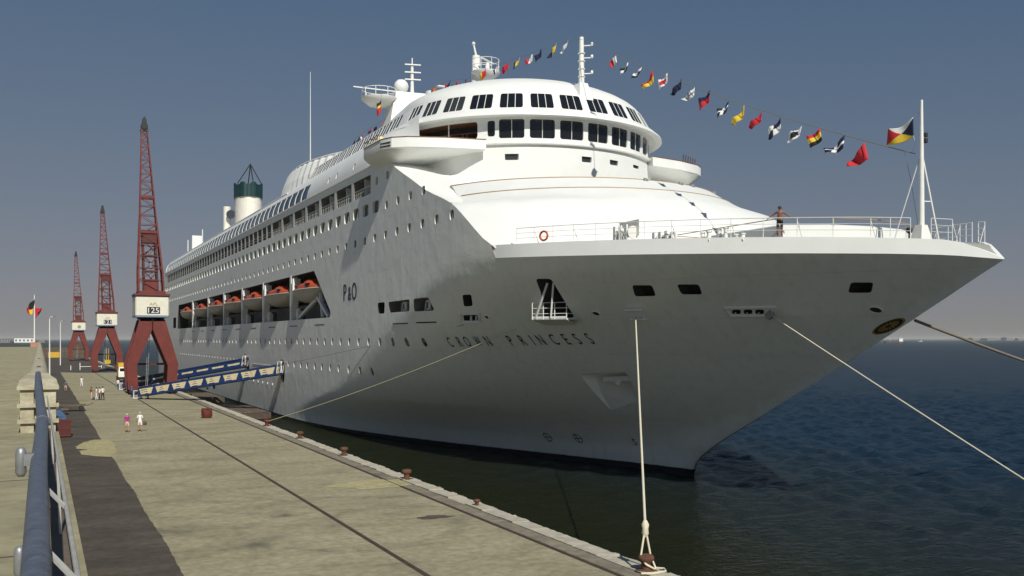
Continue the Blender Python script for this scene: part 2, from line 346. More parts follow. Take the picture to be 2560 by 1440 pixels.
def ground_mat(name, c1, c2, c3, arcs=(), sc=.35):
    """pavement: broad blotches, fine grain, tyre arcs (cx, cy, radius, width, strength)"""
    m = bpy.data.materials.new(name); m.use_nodes = True; N = m.node_tree.nodes; L = m.node_tree.links
    p = N['Principled BSDF']; p.inputs['Roughness'].default_value = .92; p.inputs['Specular IOR Level'].default_value = .2
    g = N.new('ShaderNodeNewGeometry'); sx = N.new('ShaderNodeSeparateXYZ'); L.new(g.outputs['Position'], sx.inputs[0])
    def noise(s, d, stretch=None, dis=0):
        n = N.new('ShaderNodeTexNoise'); n.inputs['Scale'].default_value = s; n.inputs['Detail'].default_value = d; n.inputs['Distortion'].default_value = dis; n.inputs['Roughness'].default_value = .62
        if stretch:
            mp = N.new('ShaderNodeMapping'); mp.inputs['Scale'].default_value = stretch; mp.inputs['Rotation'].default_value = (0, 0, .25); L.new(g.outputs['Position'], mp.inputs[0]); L.new(mp.outputs[0], n.inputs['Vector'])
        else: L.new(g.outputs['Position'], n.inputs['Vector'])
        return n
    n1 = noise(sc, 8, (.55, 1, 1), .6); r = N.new('ShaderNodeValToRGB'); e = r.color_ramp.elements
    e[0].position = .28; e[0].color = (*c2, 1); e[1].position = .68; e[1].color = (*c3, 1); q = e.new(.47); q.color = (*c1, 1)
    L.new(n1.outputs[0], r.inputs[0]); out = r.outputs[0]
    n2 = noise(2.6, 8); r2 = N.new('ShaderNodeValToRGB'); r2.color_ramp.elements[0].position = .3; r2.color_ramp.elements[0].color = (.70, .69, .67, 1); r2.color_ramp.elements[1].position = .62; r2.color_ramp.elements[1].color = (1.04, 1.04, 1.04, 1)
    L.new(n2.outputs[0], r2.inputs[0])
    mx = N.new('ShaderNodeMix'); mx.data_type = 'RGBA'; mx.blend_type = 'MULTIPLY'; mx.inputs[0].default_value = 1; L.new(out, mx.inputs[6]); L.new(r2.outputs[0], mx.inputs[7]); out = mx.outputs[2]
    for cx, cy, rad, w, st in arcs:
        def math_(op, a, b):
            k = N.new('ShaderNodeMath'); k.operation = op
            for i, v in enumerate((a, b)):
                if v is None: continue
                if isinstance(v, (int, float)): k.inputs[i].default_value = v
                else: L.new(v, k.inputs[i])
            return k.outputs[0]
        dx = math_('SUBTRACT', sx.outputs['X'], cx); dy = math_('SUBTRACT', sx.outputs['Y'], cy)
        dd = math_('SQRT', math_('ADD', math_('MULTIPLY', dx, dx), math_('MULTIPLY', dy, dy)), None)
        dv = math_('ABSOLUTE', math_('SUBTRACT', dd, rad), None)
        mr = N.new('ShaderNodeMapRange'); mr.inputs['From Min'].default_value = w; mr.inputs['From Max'].default_value = 0; mr.inputs['To Max'].default_value = st; L.new(dv, mr.inputs['Value'])
        nn = noise(.45, 6); nr = N.new('ShaderNodeMapRange'); nr.inputs['From Min'].default_value = .45; nr.inputs['From Max'].default_value = .68; L.new(nn.outputs[0], nr.inputs['Value']); f = math_('MULTIPLY', mr.outputs[0], nr.outputs[0])
        m2 = N.new('ShaderNodeMix'); m2.data_type = 'RGBA'; m2.inputs[7].default_value = (.07, .065, .055, 1); L.new(f, m2.inputs[0]); L.new(out, m2.inputs[6]); out = m2.outputs[2]
    vc = N.new('ShaderNodeTexVoronoi'); vc.feature = 'DISTANCE_TO_EDGE'; vc.inputs['Scale'].default_value = .16; nw = noise(.7, 5); va = N.new('ShaderNodeVectorMath'); va.operation = 'MULTIPLY_ADD'; va.inputs[1].default_value = (2.2, 2.2, 0)
    L.new(nw.outputs[1], va.inputs[0]); L.new(g.outputs['Position'], va.inputs[2]); L.new(va.outputs[0], vc.inputs['Vector'])
    cr_ = N.new('ShaderNodeMapRange'); cr_.inputs['From Min'].default_value = .014; cr_.inputs['From Max'].default_value = .003; cr_.inputs['To Max'].default_value = .2; L.new(vc.outputs[0], cr_.inputs['Value'])
    m3 = N.new('ShaderNodeMix'); m3.data_type = 'RGBA'; m3.inputs[7].default_value = tuple(c * .35 for c in c1) + (1,); L.new(cr_.outputs[0], m3.inputs[0]); L.new(out, m3.inputs[6]); out = m3.outputs[2]
    n5 = noise(.11, 6, None, 1.5); r5 = N.new('ShaderNodeMapRange'); r5.inputs['From Min'].default_value = .52; r5.inputs['From Max'].default_value = .72; r5.inputs['To Max'].default_value = .25; L.new(n5.outputs[0], r5.inputs['Value'])
    m5 = N.new('ShaderNodeMix'); m5.data_type = 'RGBA'; m5.inputs[7].default_value = tuple(c * .55 for c in c1) + (1,); L.new(r5.outputs[0], m5.inputs[0]); L.new(out, m5.inputs[6]); out = m5.outputs[2]
    L.new(out, p.inputs['Base Color'])
    n3 = noise(7, 8); b = N.new('ShaderNodeBump'); b.inputs['Strength'].default_value = .35; b.inputs['Distance'].default_value = .03; L.new(n3.outputs[0], b.inputs['Height']); L.new(b.outputs[0], p.inputs['Normal'])
    return m
M['pave'] = ground_mat('quay_concrete', (.315, .287, .19), (.225, .205, .14), (.38, .345, .235),
    [(3, 44, 7.2, .6, .55), (3, 44, 9.0, .5, .45), (9, 33, 11, .9, .5), (14, 52, 8.5, .5, .45), (20, 60, 13.5, .6, .4), (-2, 36, 9.5, .7, .5), (12, 40, 4.5, .5, .5), (9, 60, 22, .5, .4)])
M['asphalt'] = ground_mat('asphalt', (.085, .074, .062), (.060, .054, .050), (.115, .10, .082), sc=.5)
M['strip'] = ground_mat('edge_strip_concrete', (.22, .20, .15), (.16, .145, .115), (.28, .255, .19), sc=.8)
M['terr'] = ground_mat('terrace_concrete', (.33, .303, .195), (.285, .26, .17), (.38, .348, .225), sc=.6)
M['spill'] = ground_mat('cement_spill', (.40, .36, .20), (.36, .32, .18), (.45, .40, .23), sc=1.2)
QX = 19.45
mb = MB(); mb.box(-60, QX - .12, -30, 475, -9, 0)
quay = tag(mb.build('quay', 'pave'), kind='structure')
def sheet(name, pts, z, m, parent, kind=None):
    mb = MB(); mb.add([(x, y, z) for x, y in pts], [tuple(range(len(pts)))]); o = mb.build(name, m, parent, fix=False)
    if o.data.polygons[0].normal.z < 0: o.data.flip_normals()
    if kind: o['kind'] = kind
    return o
ej = random.Random(3)
edge = [(4.46 + .035 * math.sin(i * .21) + ej.uniform(-.03, .03), -30 + i * .45) for i in range(645)]
sheet('asphalt_lane', [(.3, -30)] + edge + [(8, 255), (11, 252.5), (14.5, 251.8), (17, 253), (18.5, 257), (18.5, 474), (.3, 474)], .004, 'asphalt', quay)
sheet('edge_strip', [(17.95, -30), (18.62, -30), (18.62, 474), (17.95, 474)], .008, 'strip', quay)
def blob(cx, cy, rx, ry, n=22, jit=.25, seed=1):
    r = random.Random(seed); return [(cx + rx * math.cos(2 * PI * i / n) * (1 + r.uniform(-jit, jit)), cy + ry * math.sin(2 * PI * i / n) * (1 + r.uniform(-jit, jit))) for i in range(n)]
hand = [(5.001, 84.192, 0), (3.894, 84.048, 0), (3.043, 82.468, 0), (2.405, 79.348, 0), (2.441, 77.861, 0), (3.213, 76.908, 0), (2.553, 76.388, 0), (2.641, 73.659, 0), (3.424, 72.251, 0), (4.376, 71.531, 0), (4.949, 74.385, 0), (5.133, 80.158, 0)]
hand = [p[:2] for p in hand]; hj = random.Random(6); hand = [(x + hj.uniform(-.06, .06), y + hj.uniform(-.14, .14)) for x, y in densify(hand, .3)]
sheet('cement_spill', hand, .012, 'spill', quay)
mid = (16.666, 51.647, 0); sheet('sand_patch', blob(mid[0], mid[1], 2.3, 1.5, seed=5), .012, 'spill', quay)
mid = (16.09, 40.769, 0); sheet('oil_stain', blob(mid[0], mid[1], .9, .45, seed=8), .006, 'asphalt', quay)
for x in (11.9, 17.82):                                       # crane rails let into the pavement
    mb = MB(); mb.box(x - .11, x + .11, -30, 470, -.02, .006); mb.box(x - .035, x + .035, -30, 470, .006, .018)
    mb.build('crane_rail', 'steel', quay)
proto = None; y = 14.0; cr = random.Random(11); meshes = []
for k in range(6):                                            # coping stones with broken outer edges
    mb = MB(); n = 7; top = []; L_ = 1.0
    out = [(.45 + (cr.uniform(-.06, .04) if 0 < i < n else -.01), L_ * i / n) for i in range(n + 1)]
    ring = [(-.42, 0)] + [(a, b) for a, b in out] + [(-.42, L_)]
    zt = [.06 + cr.uniform(-.03, .03) for _ in ring]
    lo = [(x * 1.0, yy, -.5) for x, yy in ring]; hi = [(x * (1 if x < 0 else .93), yy, z) for (x, yy), z in zip(ring, zt)]
    mb.loft([lo, [(x, yy, z - .05) for (x, yy), z in zip(ring, zt)], hi]); meshes.append(mb.mesh('coping_stone', 'coping'))
while y < 330:
    ln = cr.uniform(1.3, 2.1) * (1 if y < 120 else 2.2)
    o = link('coping_stone', cr.choice(meshes), quay); o.location = (QX - .42 + cr.uniform(-.012, .012), y, cr.uniform(-.012, .015)); o.scale = (1, ln - .02, 1); y += ln
mb = MB(); mb.box(QX - .8, QX, 330, 475, -.5, .07); mb.box(QX - .8, QX, -30, 14, -.5, .07); mb.build('coping_far', 'coping', quay)
mb = MB()
for yy in range(20, 300, 9): mb.box(QX + .03, QX + .28, yy, yy + .35, -4, -.25)
mb.build('fender_timber', 'timber', quay)

# raised terrace on the left
mb = MB(); mb.box(-60, .30, -12, 232, .02, 6.45); terr = tag(mb.build('terrace', 'terr'), kind='structure')
mb = MB(); mb.box(.08, .22, -5, 18.9, 6.46, 6.52); mb.build('edge_kerb', 'timber', terr)
mb = MB()
for yy in (4, 8.2, 12.6): mb.bar((-8, yy, 6.452), (.05, yy, 6.452), .02, .006)
mb.build('joint', 'steel', terr)

# concrete parapet with stepped end pier
par = empty('parapet_wall', (0, 19, 6.45), 'long weathered cream concrete parapet with a stepped end pier on the terrace edge', 'wall')
mb = MB(); prof = [(-.30, 6.45), (-.30, 7.05), (-.25, 7.2), (-.14, 7.30), (.08, 7.30), (.19, 7.2), (.24, 7.05), (.24, 6.45)]
jj = random.Random(5); rings = []
for yy in [19.7] + list(range(22, 222, 4)) + [221]: rings.append([(x + jj.uniform(-.012, .012), yy, z + (jj.uniform(-.012, .012) if z > 6.5 else 0)) for x, z in prof])
mb.loft(rings); mb.build('coping', 'parapet', par, smooth=50)
z = 6.45
for i, (h, w) in enumerate([(.17, .56), (.06, .66), (.22, .57), (.06, .665), (.25, .57), (.06, .67)]):
    mb = MB(); c = -.03
    if w > .6: mb.box(c - w / 2, c + w / 2, 18.86, 19.7, z, z + h)
    else:
        mb.box(c - w / 2, c - .07, 18.92, 19.7, z, z + h); mb.box(c + .07, c + w / 2, 18.92, 19.7, z, z + h); mb.box(c - .07, c + .07, 19.05, 19.7, z, z + h)
    mb.build('moulding' if w > .6 else 'course', 'parapet', par); z += h
mb = MB(); mb.loft([[(-.355, 18.9, z), (.295, 18.9, z), (.295, 20.6, z), (-.355, 20.6, z)], [(-.33, 19.2, z + .10), (.27, 19.2, z + .10), (.27, 20.5, z + .08), (-.33, 20.5, z + .08)], [(-.19, 19.9, z + .2), (.13, 19.9, z + .2), (.13, 20.4, z + .16), (-.19, 20.4, z + .16)]]); mb.build('pier_cap', 'parapet', par)
for yy in (23.5, 31, 44):
    mb = MB(); mb.lathe((-.03, yy, 7.29), [(.05, 0), (.05, .03), (.03, .035)], 10); mb.build('drain_socket', 'steel', par)

# pipe rail in front of the camera with its bracket posts
rail = empty('pipe_railing', (0, 8, 6.5), 'thick blue-grey pipe handrail running along the terrace edge in the foreground', 'railing')
pp = [(-.012, 1.2, 7.36), (-.012, 3.0, 7.365), (-.008, 5.8, 7.385), (.02, 9.0, 7.42), (-.02, 13.4, 7.47), (-.03, 18.6, 7.5), (-.03, 20.6, 7.42)]
mb = MB(); mb.tube(pp, .045, 20); mb.build('handrail', 'pipe', rail, smooth=60)
mb = MB(); mb.lathe((.018, 8.85, 7.418), [(.046, -.03), (.056, -.03), (.056, .03), (.046, .03)], 20, axis='y'); mb.build('collar', 'pipe', rail, smooth=50)
for yy, zz in ((6.3, 7.38), (5.9, 6.88)):
    mb = MB(); r = .030; mb.lathe((-.100, yy, zz), [(0, -.085), (r * .6, -.082), (r, -.06), (r, .05), (r * .85, .075), (r * .5, .088), (0, .092)], 14); post = mb.build('bracket_post', 'galv', rail, smooth=60)
    mb = MB(); mb.box(-.085, -.03, yy - .03, yy + .035, zz - .02, zz + .05); mb.build('bracket_plate', 'galv', post)
    mb = MB(); mb.bar((.02, 5.6 if zz > 7 else 3.9, 7.33), (.125, 5.5 if zz > 7 else 3.8, 7.22), .022, .012); mb.build('brace', 'palebar', rail)
mb = MB(); mb.tube([(-.03, 6.1, 7.36), (-.03, 6.1, 6.46)], .022, 10); mb.build('stanchion', 'pipe', rail)
mb = MB(); mb.tube([(.128, 2.0, 7.16), (.128, 3.6, 7.21), (.122, 5.4, 7.23), (.12, 9.5, 7.2), (.11, 18.8, 7.1)], .011, 8); mb.build('lower_bar', 'palebar', rail)
mb = MB()
for yy in (3.55, 8.6, 13.5): mb = MB(); mb.bar((.125, yy, 7.2), (.15, yy, 6.5), .022, .012); mb.build('bar_leg', 'palebar', rail)

# far shore
def shore(name, pts, base, lab_seed, z0=-1.8, hmax=18, n=60, dist=None):
    r = random.Random(lab_seed); a, b = Vector((*pts[0], 0)), Vector((*pts[1], 0)); d = (b - a); nrm = Vector((-d.y, d.x, 0)).normalized(); mb = MB()
    ra, rb, rc = [], [], []
    h = hmax * .4
    for i in range(n + 1):
        p = a + d * (i / n); h = max(hmax * .15, min(hmax, h + r.uniform(-.2, .2) * hmax)); h2 = h * min(1, i / 4, (n - i) / 4) + .3
        ra.append((p.x, p.y, z0)); q = p + nrm * 30; rb.append((q.x, q.y, z0 + h2)); q = p + nrm * 160; rc.append((q.x, q.y, z0 + h2 * .9))
    mb.loft([ra, rb, rc], close=False); return mb.build(name, base)
tag(shore('hills', [(-1523.013, 8313.538, -1.8)[:2], (53.305, 8799.302, -1.8)[:2]], 'land', 4, hmax=16, n=40), kind='structure')
tag(shore('hills', [(11133.07, 11074.073, -1.8)[:2], (16723.285, 7352.148, -1.8)[:2]], 'land', 9, hmax=60, n=80), kind='structure')

# ================================================================== the cruise ship
SHIP = empty('cruise_ship', (XC, 150, -1.8), 'huge white cruise ship with raked bow moored along the quay', 'cruise ship')
def hs_(y, z, off=0.0): return (XC - half_breadth(y, z) - off, y, z)     # starboard shell, off = outwards
KN = [(32.0, 12.07), (32.87, 12.21), (33.9, 12.37), (35.12, 12.48), (36.74, 12.6), (40.25, 12.81), (44.22, 13.02), (48.81, 13.24), (54.44, 13.49), (57.92, 13.64), (60.4, 13.75)]
BT = [(32.0, 12.10), (32.6, 12.46), (33.2, 12.80), (33.75, 13.08), (34.3, 13.2), (35.3, 13.31), (37.8, 13.54), (40.5, 13.73), (44.45, 13.97), (49, 14.19), (54.5, 14.43), (57.9, 14.55), (60, 14.64), (62.6, 14.74), (66, 14.8)]
EDGE = [(14.66, 60.6), (15.2, 61.5), (16.24, 62.8), (17.3, 64.3), (18.2, 66.0), (18.9, 68.0), (19.6, 70.3), (20.3, 72.2), (21.3, 74.6), (22.5, 77.6), (24.05, 81.0)]   # (z, y) forward edge of the flat side
def smooth_table(t, n=6):                                     # Catmull-Rom through the points
    out = []
    for i in range(len(t) - 1):
        p0, p1, p2, p3 = (Vector(t[max(0, i - 1)]), Vector(t[i]), Vector(t[i + 1]), Vector(t[min(len(t) - 1, i + 2)]))
        for j in range(n): s_ = j / n; q = .5 * ((2 * p1) + (p2 - p0) * s_ + (2 * p0 - 5 * p1 + 4 * p2 - p3) * s_ ** 2 + (3 * p1 - p0 - 3 * p2 + p3) * s_ ** 3); out.append((q.x, q.y))
    return out + [t[-1]]
EDGE = smooth_table(EDGE)
ZC = 24.05; YS = 248.0; GP = 3.04                            # cornice height, aft end of the house, cabin grid
stem = [(lerp_table(STEM, z) + .02, z) for z in [-4 + i * .6 for i in range(27)] if z < 12.0]
dom = stem + KN + [(60.5, 14.2)] + [(y, z) for z, y in EDGE] + [(YS, ZC), (YS, 14.2), (262, 14.2), (284 - .5, 13.4), (283, 6), (279, -4)]
dom = densify(dom, 1.5)
holes = []; recess = []                                       # every opening: (polygon, depth, kind)
def opening(poly, depth, kind, step=None):
    poly = densify(poly, step) if step else poly
    holes.append(poly); recess.append((poly, depth, kind)); return poly
Y0 = 83.85
for i in range(55): opening(rrect(Y0 + GP * i, 20.15, 1.8, 1.1, .3), .24, 'window')
front_ports = []
for i in range(-6, 52): 
    opening(rrect(Y0 + .25 + GP * i, 17.33, .78, .74, .24), .13, 'porthole')
for i in (0, 1, 2, 3): opening(rrect((27.4, 80.82, 19.911)[1] - GP * i, 19.95, .72, .72, .22), .2, 'porthole')
for p in ((27.4, 83.542, 22.465), (27.4, 80.57, 22.535)): opening(rrect(p[1], p[2], .72, .75, .22), .2, 'porthole')
bal = []
yb = 85.3
for i in range(7): bal.append((yb, yb + 5.3)); yb += 6.08
while yb < 243: bal.append((yb, yb + 2.45)); yb += GP
for a, b in bal: opening(rpoly([(a, 21.55), (b, 21.55), (b, 23.3), (a, 23.3)], .12), 1.5 if b - a > 4 else .6, 'balcony')
fp = [(74.23, 7.836), (77.073, 7.828), (79.759, 7.838), (82.683, 7.848), (85.903, 7.84), (89.022, 7.832), (92.123, 7.824)]
for q in fp: opening(rrect(q[0], 7.85, .7, .76, .3), .12, 'porthole')
for i in range(1, 43): opening(rrect(fp[-1][0] + GP * i, 7.85, .66, .74, .28), .12, 'porthole')
for q in [(85.904, 5.048), (88.838, 5.115), (92.301, 5.154), (95.841, 5.157), (99.003, 5.156), (102.353, 5.155), (105.388, 5.167), (108.769, 5.175), (111.768, 5.197), (114.919, 5.172), (118.02, 5.175)]: opening(rrect(q[0], 5.1, .7, .76, .3), .12, 'porthole')
for i in range(20, 45): opening(rrect(84.9 + GP * i, 5.08, .55, .5, .24), .16, 'porthole')
bay = opening(densify(rpoly([(224.0, 10.4), (99.2, 10.4), (98.9, 10.95), (105.7, 15.72), (222, 15.6), (223.2, 13.4)], .25), 3), 3.6, 'bay')
opening(rpoly([(232, 10.6), (226.5, 10.6), (226.5, 13.0), (231.5, 13.0)], .4), 2.0, 'mooring_opening')
d1 = (27.4, 143.56, 4.46); d2 = (27.4, 121.053, 4.73)
for d in (d1, d2): opening(rrect(d[1], 4.05, 1.9, 2.9, .9), .6, 'shell_door')
# openings in the flared bow (y, z on the shell)
opening(rpoly([(83.049, 10.41), (81.368, 10.37), (81.258, 11.394), (83.278, 11.392)], .25), 1.2, 'mooring_opening', .8)
opening(rpoly([(80.171, 10.411), (75.08, 10.419), (74.901, 11.404), (80.279, 11.36)], .25), 1.0, 'mooring_deck', .8)
opening(rpoly([(74.29, 10.366), (70.609, 10.371), (71.044, 11.421), (73.982, 11.403)], .25), 1.0, 'mooring_deck', .8)
opening(rpoly([(66.414, 10.568), (65.347, 10.569), (64.823, 11.402), (65.921, 11.413)], .18), 1.0, 'mooring_opening', .8)
plat = opening(rpoly([(59.24, 9.471), (56.671, 9.595), (56.17, 12.119), (57.465, 12.178), (57.817, 11.315)], .2), 1.8, 'mooring_opening', .8)
opening(rpoly([(51.184, 10.814), (49.846, 10.799), (49.507, 11.443), (50.764, 11.49)], .15), 1.0, 'mooring_opening', .8)
opening(rpoly([(48.217, 10.846), (47.018, 10.809), (46.717, 11.386), (47.978, 11.433)], .15), 1.0, 'mooring_opening', .8)
opening(rpoly([(39.555, 10.673), (38.503, 10.641), (38.008, 11.175), (39.022, 11.213)], .15), 1.0, 'mooring_opening', .8)
opening(rpoly([(46.312, 9.627), (45.825, 9.618), (45.626, 9.876), (46.11, 9.885)], .12), .5, 'fairlead_hole')
opening(rpoly([(45.672, 9.616), (45.193, 9.608), (44.998, 9.863), (45.474, 9.873)], .12), .5, 'fairlead_hole')
opening(rpoly([(45.042, 9.605), (44.571, 9.597), (44.381, 9.851), (44.849, 9.86)], .12), .5, 'fairlead_hole')
opening(rpoly([(67.342, 9.504), (65.66, 9.509), (65.376, 9.92), (67.071, 9.923)], .1), .5, 'fairlead_hole')
anchor = opening(rpoly([(60.227, 5.55), (56.427, 5.818), (57.551, 3.752), (60.981, 2.79)], .25), 0, 'anchor_pocket', .8)

pts = []
z = -4.0
while z < 24:
    st = .6 if z < 15 else 1.2
    y = lerp_table(STEM, z) + .8
    while y < 283:
        zl = z + (y * 7.3 % 1) * .1
        if inpoly((y, zl), dom): pts.append((y, zl))
        y += .7 if y < 75 else (1.2 if y < 125 else 5)
    z += st
def clear(p):
    for h in holes:
        if h is bay or len(h) > 30:
            if inpoly(p, h): return False
    return True
pts = [p for p in pts if clear(p)]
hull = MB(); cdt_sheet(hull, dom, holes, pts, lambda y, z: hs_(y, z))
edges = {}
for poly, dep, kind in recess:
    if kind == 'anchor_pocket': continue
    key = 'void' if kind in ('bay', 'mooring_opening', 'fairlead_hole', 'shell_door') else ('greyin' if kind in ('balcony', 'mooring_deck') else 'white')  # edges of deep openings coloured for the shade within, others keep hull paint
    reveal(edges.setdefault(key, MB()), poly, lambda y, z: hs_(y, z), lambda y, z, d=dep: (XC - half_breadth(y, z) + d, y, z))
# port shell, plain, and the closing decks
def grid(mb, ys, zs, f, mi=0):
    n = len(zs); mb.add([f(y, z) for y in ys for z in zs], [(i * n + j, i * n + j + 1, (i + 1) * n + j + 1, (i + 1) * n + j) for i in range(len(ys) - 1) for j in range(n - 1)], mi)
rows = []
for i in range(90):
    t = (i / 89) ** 1.5; col = []
    for j in range(16):
        zz = -4 + 17.2 * j / 15; ys_ = lerp_table(STEM, min(zz, 12)) + .02; y = ys_ + (283 - ys_) * t
        zz2 = min(zz, lerp_table(KN, y)) if zz > 12.07 else zz
        col.append((XC + half_breadth(y, zz2), y, zz2))
    rows.append(col)
hull.loft(rows, close=False); nshell = len(hull.v); hull, shell = MB(), hull
hull.add([(XC + HALF, 60, 13.1), (XC + HALF, 262, 13.1), (XC + HALF, YS, ZC), (XC + HALF, 79.5, ZC)], [(0, 1, 2, 3)])
ring = [(XC - half_breadth(y, 14), y, 14.15) for y in [250 + i for i in range(0, 34, 2)]] + [(XC, 284, 14.15)]
ring += [(2 * XC - x, y, z) for x, y, z in ring[-2::-1]]
hull.add(ring, [tuple(range(len(ring)))])
hull.add([(XC - HALF, YS, 14.1), (XC + HALF, YS, 14.1), (XC + HALF, YS, ZC), (XC - HALF, YS, ZC)], [(0, 1, 2, 3)])
def shell_normal(v):
    x, y, z = v; d = .12; sg = -1 if x <= XC else 1
    by = (half_breadth(y + d, z) - half_breadth(max(y - d, lerp_table(STEM, z) + .001), z)) / (2 * d); bz = (half_breadth(y, z + d) - half_breadth(y, z - d)) / (2 * d)
    return Vector((sg, -by, -bz)).normalized()
def wind(f):
    a, b, c = [Vector(shell.v[i]) for i in f[:3]]; n = (b - a).cross(c - a); m = sum((Vector(shell.v[i]) for i in f), Vector()) / len(f)
    return f if n.dot(shell_normal(m)) > 0 else f[::-1]
shell.f = [wind(f) for f in shell.f]
HULL = shell.build('hull', 'hull', SHIP, fix=False); HULL.data.polygons.foreach_set('use_smooth', [True] * len(HULL.data.polygons))
HULL.data.normals_split_custom_set_from_vertices([shell_normal(v.co) for v in HULL.data.vertices])
hull.build('stern_deck', 'hull', SHIP, fix=False)
for key, mb in edges.items(): mb.build('opening_edges', key if key != 'white' else 'hull', SHIP, fix=False)['kind'] = 'stuff'
# panes, doors and the insides of the openings
def sub(name, poly, dep, m, parent=HULL):
    mb = panel(poly, lambda y, z: (XC - half_breadth(y, z) + dep, y, z)); return mb.build(name, m, parent, fix=False)
k = 0; rr = random.Random(2)
for poly, dep, kind in recess:
    ys = [p[0] for p in poly]; zs = [p[1] for p in poly]; a, b, c, d = min(ys), max(ys), min(zs), max(zs)
    xs = XC - half_breadth((a + b) / 2, (c + d) / 2)
    if kind in ('window', 'porthole'): sub(kind, poly, dep - .01, 'glass' if (kind == 'window' or rr.random() < .85) else 'glass2', SHIP)
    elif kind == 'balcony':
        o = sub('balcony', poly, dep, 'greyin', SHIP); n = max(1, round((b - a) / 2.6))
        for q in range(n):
            w = (b - a) / n; ya = a + w * q
            mb = MB(); mb.add([(xs + dep - .03, ya + .15, 21.6), (xs + dep - .03, ya + w - .25, 21.6), (xs + dep - .03, ya + w - .25, 23.2), (xs + dep - .03, ya + .15, 23.2)], [(0, 1, 2, 3)])
            mb.build('glass_door', 'glass', o)
        if n > 1:
            mb = MB(); mb.box(xs + .25, xs + dep, (a + b) / 2 - .04, (a + b) / 2 + .04, 21.56, 23.28); mb.build('partition', 'white', o)
            mb = MB(); mb.tube([(xs + .1, a, 22.35), (xs + .1, b, 22.35)], .03, 5); mb.tube([(xs + .1, a, 22.0), (xs + .1, b, 22.0)], .015, 4)
            for q in range(9): mb.bar((xs + .1, a + (b - a) * q / 8, 21.56), (xs + .1, a + (b - a) * q / 8, 22.35), .025)
            mb.build('railing', 'trim', o)
        else:
            mb = MB(); mb.tube([(xs + .08, a, 22.3), (xs + .08, b, 22.3)], .03, 5); mb.tube([(xs + .08, a, 21.95), (xs + .08, b, 21.95)], .02, 4); mb.build('railing', 'trim', o)
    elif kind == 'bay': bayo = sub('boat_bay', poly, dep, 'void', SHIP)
    elif kind == 'mooring_deck':
        o = sub(kind, poly, dep, 'greyin', SHIP); mb = MB(); mb.lathe((xs + .55, (a + b) / 2 - .4, c + .1), [(.3, 0), (.3, .1), (.16, .15), (.16, .6), (.3, .65), (.3, .75)], 10); mb.bar((xs + .5, (a + b) / 2 + .6, c), (xs + .5, (a + b) / 2 + .3, c + .8), .1); mb.build('capstan', 'trim', o, smooth=40)
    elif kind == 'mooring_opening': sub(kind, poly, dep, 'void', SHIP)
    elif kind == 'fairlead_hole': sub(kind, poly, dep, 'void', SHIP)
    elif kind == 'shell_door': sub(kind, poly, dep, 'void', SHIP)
# anchor pocket: plate running from deep inside at the top out to the shell at the foot
def pocket_depth(y, z):
    zt = max(p[1] for p in anchor); zb = min(p[1] for p in anchor); return 1.35 * max(0, (z - zb) / (zt - zb))
mb = MB(); ap = [p for p in anchor]
f1 = lambda y, z: (XC - half_breadth(y, z) + pocket_depth(y, z), y, z)
cdt_sheet(mb, ap, [], [], f1); reveal(mb, ap, lambda y, z: hs_(y, z), f1); PK = mb.build('anchor_pocket', 'white', SHIP, fix=False)
a1, a2 = (59.385, 4.866), (57.022, 5.059)
mb = MB(); mb.bar((XC - half_breadth(*a1) + .45, a1[0], a1[1] + .35), (XC - half_breadth(*a2) + .45, a2[0], a2[1] + .3), .5, .35); mb.bar((XC - half_breadth(*a1) + .6, (a1[0] + a2[0]) / 2, a1[1]), (XC - half_breadth(*a1) + 1.3, (a1[0] + a2[0]) / 2, a1[1] + 1), .3); mb.build('anchor', 'trim', PK)
# bow fittings standing proud of the shell
def shell_bar(mb, p, q, w=.12, h=.1, n=5, off=.03):
    P_ = [hs_(p[0] + (q[0] - p[0]) * i / n, p[1] + (q[1] - p[1]) * i / n, off) for i in range(n + 1)]
    for a, b in zip(P_, P_[1:]): mb.bar(a, b, w, h)
def frame(name, corners, w=.12, n=4):
    mb = MB()
    for i in range(len(corners)): shell_bar(mb, corners[i], corners[(i + 1) % len(corners)], w, .14, n)
    return mb.build(name, 'trim', SHIP)
fl = frame('fairlead_frame', [(46.475, 9.533), (44.386, 9.5), (43.616, 9.997), (46.417, 10.011)], .14)
p = (46.309, 9.746); mb = MB(); mb.lathe(hs_(p[0], p[1] - .28, -.05), [(.09, 0), (.12, .06), (.09, .12), (.09, .42), (.12, .48), (.09, .54)], 8); mb.build('roller', 'trim', fl, smooth=40)
p = (45.669, 9.734); mb = MB(); mb.lathe(hs_(p[0], p[1] - .28, -.05), [(.09, 0), (.12, .06), (.09, .12), (.09, .42), (.12, .48), (.09, .54)], 8); mb.build('roller', 'trim', fl, smooth=40)
p = (45.04, 9.723); mb = MB(); mb.lathe(hs_(p[0], p[1] - .28, -.05), [(.09, 0), (.12, .06), (.09, .12), (.09, .42), (.12, .48), (.09, .54)], 8); mb.build('roller', 'trim', fl, smooth=40)
p = (44.422, 9.711); mb = MB(); mb.lathe(hs_(p[0], p[1] - .28, -.05), [(.09, 0), (.12, .06), (.09, .12), (.09, .42), (.12, .48), (.09, .54)], 8); mb.build('roller', 'trim', fl, smooth=40)
p = (44.229, 9.568); mb = MB(); mb.lathe(hs_(p[0], p[1], .1), [(.10, -.1), (.30, -.1), (.33, 0), (.30, .1), (.1, .1)], 16, axis='x'); mb.build('rope_guard', 'galv', fl, smooth=40)
fl = frame('fairlead_frame', [(67.689, 9.387), (65.548, 9.388), (65.05, 10.031), (67.238, 10.017)], .12)
p = (66.636, 9.704); mb = MB(); mb.lathe(hs_(p[0], p[1] - .22, -.1), [(.10, 0), (.14, .06), (.10, .12), (.10, .4)], 8); mb.build('roller', 'trim', fl, smooth=40)
